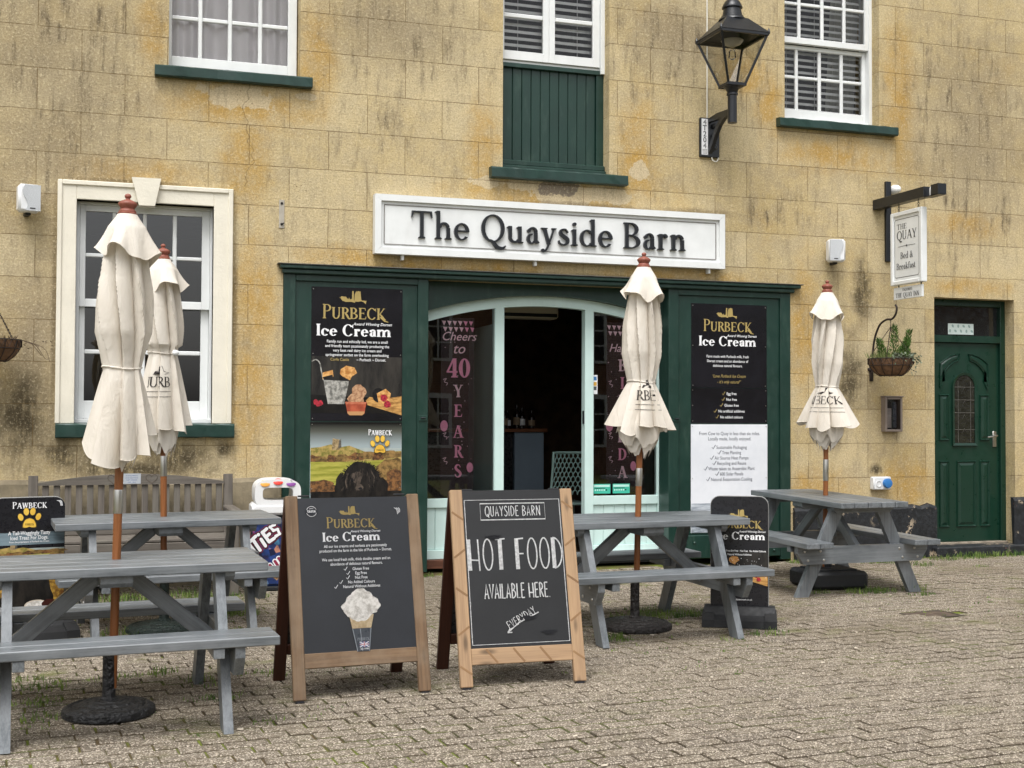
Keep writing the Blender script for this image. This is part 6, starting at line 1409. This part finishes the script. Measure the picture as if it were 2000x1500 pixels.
# ------------------------------------------------------------------ drain cover, grass, pebbles
m = MB(); st = paint('drain_steel', '#4a4239', .6, .2, 12, .3, 60); br = paint('brown_infill', '#4f4236', .9, .35, 16, .9, 40); X0, X1, Y0, Y1 = 5.562, 5.948, -2.958, -2.702; zc = gz(5.75, -2.83)
for a, b, c_, d in ((X0, X1, Y0, Y0+.012), (X0, X1, Y1-.012, Y1), (X0, X0+.012, Y0+.0125, Y1-.0125), (X1-.012, X1, Y0+.0125, Y1-.0125)): m.span(a, b, c_, d, zc-.03, zc-.001, st, .002)
for i in range(3):
    for j in range(2): m.span(X0+.015+i*.1185, X0+.015+(i+1)*.1185-.005, Y0+.016+j*.112, Y0+.016+(j+1)*.112-.004, zc-.03, zc-.004, br, .004)
tag(m.build('drain_cover'), 'small brown rectangular drain cover let into the paving', 'drain cover')
def grass():
    s = NT('grass_blades'); f = s.noise(s.coord(), 9, 3); c = s.mix(s.remap(f, .35, .65), C('#45602a'), C('#7d9147')); p = s.principled(c, .6, 0, None, .3); tl = s.n('BsdfTranslucent'); s.put(tl.inputs[0], c); mx = s.n('MixShader'); mx.inputs[0].default_value = .3; s.t.links.new(p.outputs[0], mx.inputs[1]); s.t.links.new(tl.outputs[0], mx.inputs[2]); s.t.links.new(mx.outputs[0], s.out.inputs[0])
    rnd = random.Random(8); m = MB()
    def tuft(x, y, r, n, h):
        for i in range(n):
            a = rnd.uniform(0, 6.28); q = r*math.sqrt(rnd.random()); px, py = x+q*math.cos(a)*1.6, y+q*math.sin(a); hh = h*rnd.uniform(.35, 1.0); l = rnd.uniform(.1, .9)*hh; b = rnd.uniform(0, 6.28); w = rnd.uniform(.0018, .004); z = gz(px, py)-.008
            dx, dy = math.cos(b), math.sin(b); m.add([(px-dy*w, py+dx*w, z), (px+dy*w, py-dx*w, z), (px+dx*l*.35+dy*w*.7, py+dy*l*.35-dx*w*.7, z+hh*.7), (px+dx*l*.35-dy*w*.7, py+dy*l*.35+dx*w*.7, z+hh*.7), (px+dx*l, py+dy*l, z+hh)], [[0, 1, 2, 3], [3, 2, 4]], s.m)
    spots = [(.25, -2.09, .12, .06), (-.35, -3.46, .07, .07), (-.28, -3.29, .06, .07), (-.2, -3.5, .07, .07), (-.1, -3.41, .07, .06), (.04, -3.39, .05, .05), (.2, -3.37, .05, .06), (.35, -3.35, .06, .08), (.41, -3.3, .05, .09), (.59, -3.55, .06, .09), (.61, -3.68, .07, .06), (-.26, -3.83, .07, .05), (-.16, -4.12, .09, .06), (-.23, -3.78, .08, .05), (.26, -4.19, .05, .03), (.59, -3.97, .08, .05), (.68, -3.94, .08, .05), (.86, -3.5, .05, .05), (.94, -3.46, .05, .06), (.57, -2.09, .12, .06), (.87, -2.27, .1, .06), (.89, -1.39, .13, .07), (.97, -1.51, .12, .07), (4.14, -3.21, .05, .06), (4.26, -3.21, .08, .08), (3.9, -3.32, .06, .04), (3.99, -2.48, .07, .06), (3.72, -2.71, .07, .04), (3.82, -2.43, .1, .06), (4.0, -2.37, .14, .06), (3.7, -2.4, .16, .06), (3.85, -2.2, .14, .05), (4.15, -2.45, .1, .05), (5.51, -1.75, .07, .04), (5.9, -1.8, .12, .05), (6.02, -1.84, .1, .06), (6.32, -1.86, .07, .08), (6.26, -2.04, .08, .03), (7.31, -.62, .08, .07), (7.78, -.3, .1, .06), (8.12, -.22, .14, .07), (8.3, -.2, .1, .07), (8.6, -.15, .12, .06), (8.85, -.1, .14, .08), (7.8, -.82, .05, .04), (6.95, -.34, .1, .06), (7.14, -.39, .1, .06), (6.29, -.16, .08, .06), (3.18, -3.02, .07, .05), (3.21, -3.12, .06, .04), (5.16, -.21, .05, .05), (1.02, -3.54, .06, .06), (1.05, -4.48, .05, .03), (1.13, -4.34, .05, .03), (.83, -4.51, .06, .04), (4.31, -2.77, .06, .05), (1.33, -3.5, .1, .03), (1.5, -3.72, .1, .03), (.2, -.75, .2, .07), (.6, -.7, .25, .07), (-.3, -.8, .2, .06), (1.0, -.8, .2, .06), (2.7, -.1, .06, .05), (6.5, -.1, .2, .05), (7.4, -.1, .2, .05)]
    for x, y, r, h in spots: tuft(x, y, r, int(1500*r*max(r, .07)**.5*(1.1 if y < -3.2 else 1.9))+8, h*(.75 if y < -3.2 else 1))
    for i in range(1500):
        x, y = rnd.uniform(-1.5, 9.5), -abs(rnd.gauss(0, 2.1))-.15
        if y < -5.6: continue
        if math.sin(x*1.7+y)*math.cos(y*1.3-x*.4)+rnd.uniform(-.4, .4) < .25: continue
        tuft(x, y, .022, 6, .022)
    tag(m.build('grass', recalc=False), kind='stuff')
    pb = MB(); pm = paint('pale_chips', '#c4b9a8', .8, .2, 20, 0)
    for i in range(150):
        x, y = rnd.uniform(-.6, 6.5), rnd.uniform(-6, -.6); q = rnd.uniform(.004, .013); pb.box((0, 0, 0), (q*rnd.uniform(1, 2.6), q, q*.5), pm, .002, T(x, y, gz(x, y)+.003, rnd.uniform(0, 3)))
    tag(pb.build('gravel'), kind='stuff')
grass()

# ------------------------------------------------------------------ the building across the way (seen only as reflections)
def opposite():
    t = thing('brick_house', 'brown brick house across the quay, mirrored in the shop windows', 'house', (20, -27, -.5)); s = NT('brown_brick'); co = s.coord(); x, y, z = s.sep(co); b = s.n('TexBrick'); s.put(b.inputs['Vector'], s.comb(x, z, 0)); b.inputs['Scale'].default_value = 1; b.inputs['Brick Width'].default_value = .22; b.inputs['Row Height'].default_value = .075; b.inputs['Mortar Size'].default_value = .01; b.inputs['Color1'].default_value = C('#6a4330'); b.inputs['Color2'].default_value = C('#835640'); b.inputs['Mortar'].default_value = C('#8d8070'); s.principled(b.outputs[0], .9)
    m = MB(); m.span(-14, 22, -8, 0, 0, 6.2, s.m, .02); m.build('wall', t); r = MB(); r.prism([(-8.3, 6.2), (-4, 8.8), (.3, 6.2)], -14.3, 22.3, paint('roof_slate', '#45484d', .7, .2, 3, .4, 20), axes='yz'); r.build('roof', t)
    for i in range(11):
        for z in (.9, 3.6):
            w = MB(); x0 = -13.2+2.6*i; w.span(x0, x0+1.3, .0, .08, z, z+1.7, WHITE, .01); [w.span(x0+.08+.39*q, x0+.41+.39*q, .081, .085, z+.1+.5*j, z+.55+.5*j, INKB, .001) for q in range(3) for j in range(3)]; w.build('window', t)
opposite()
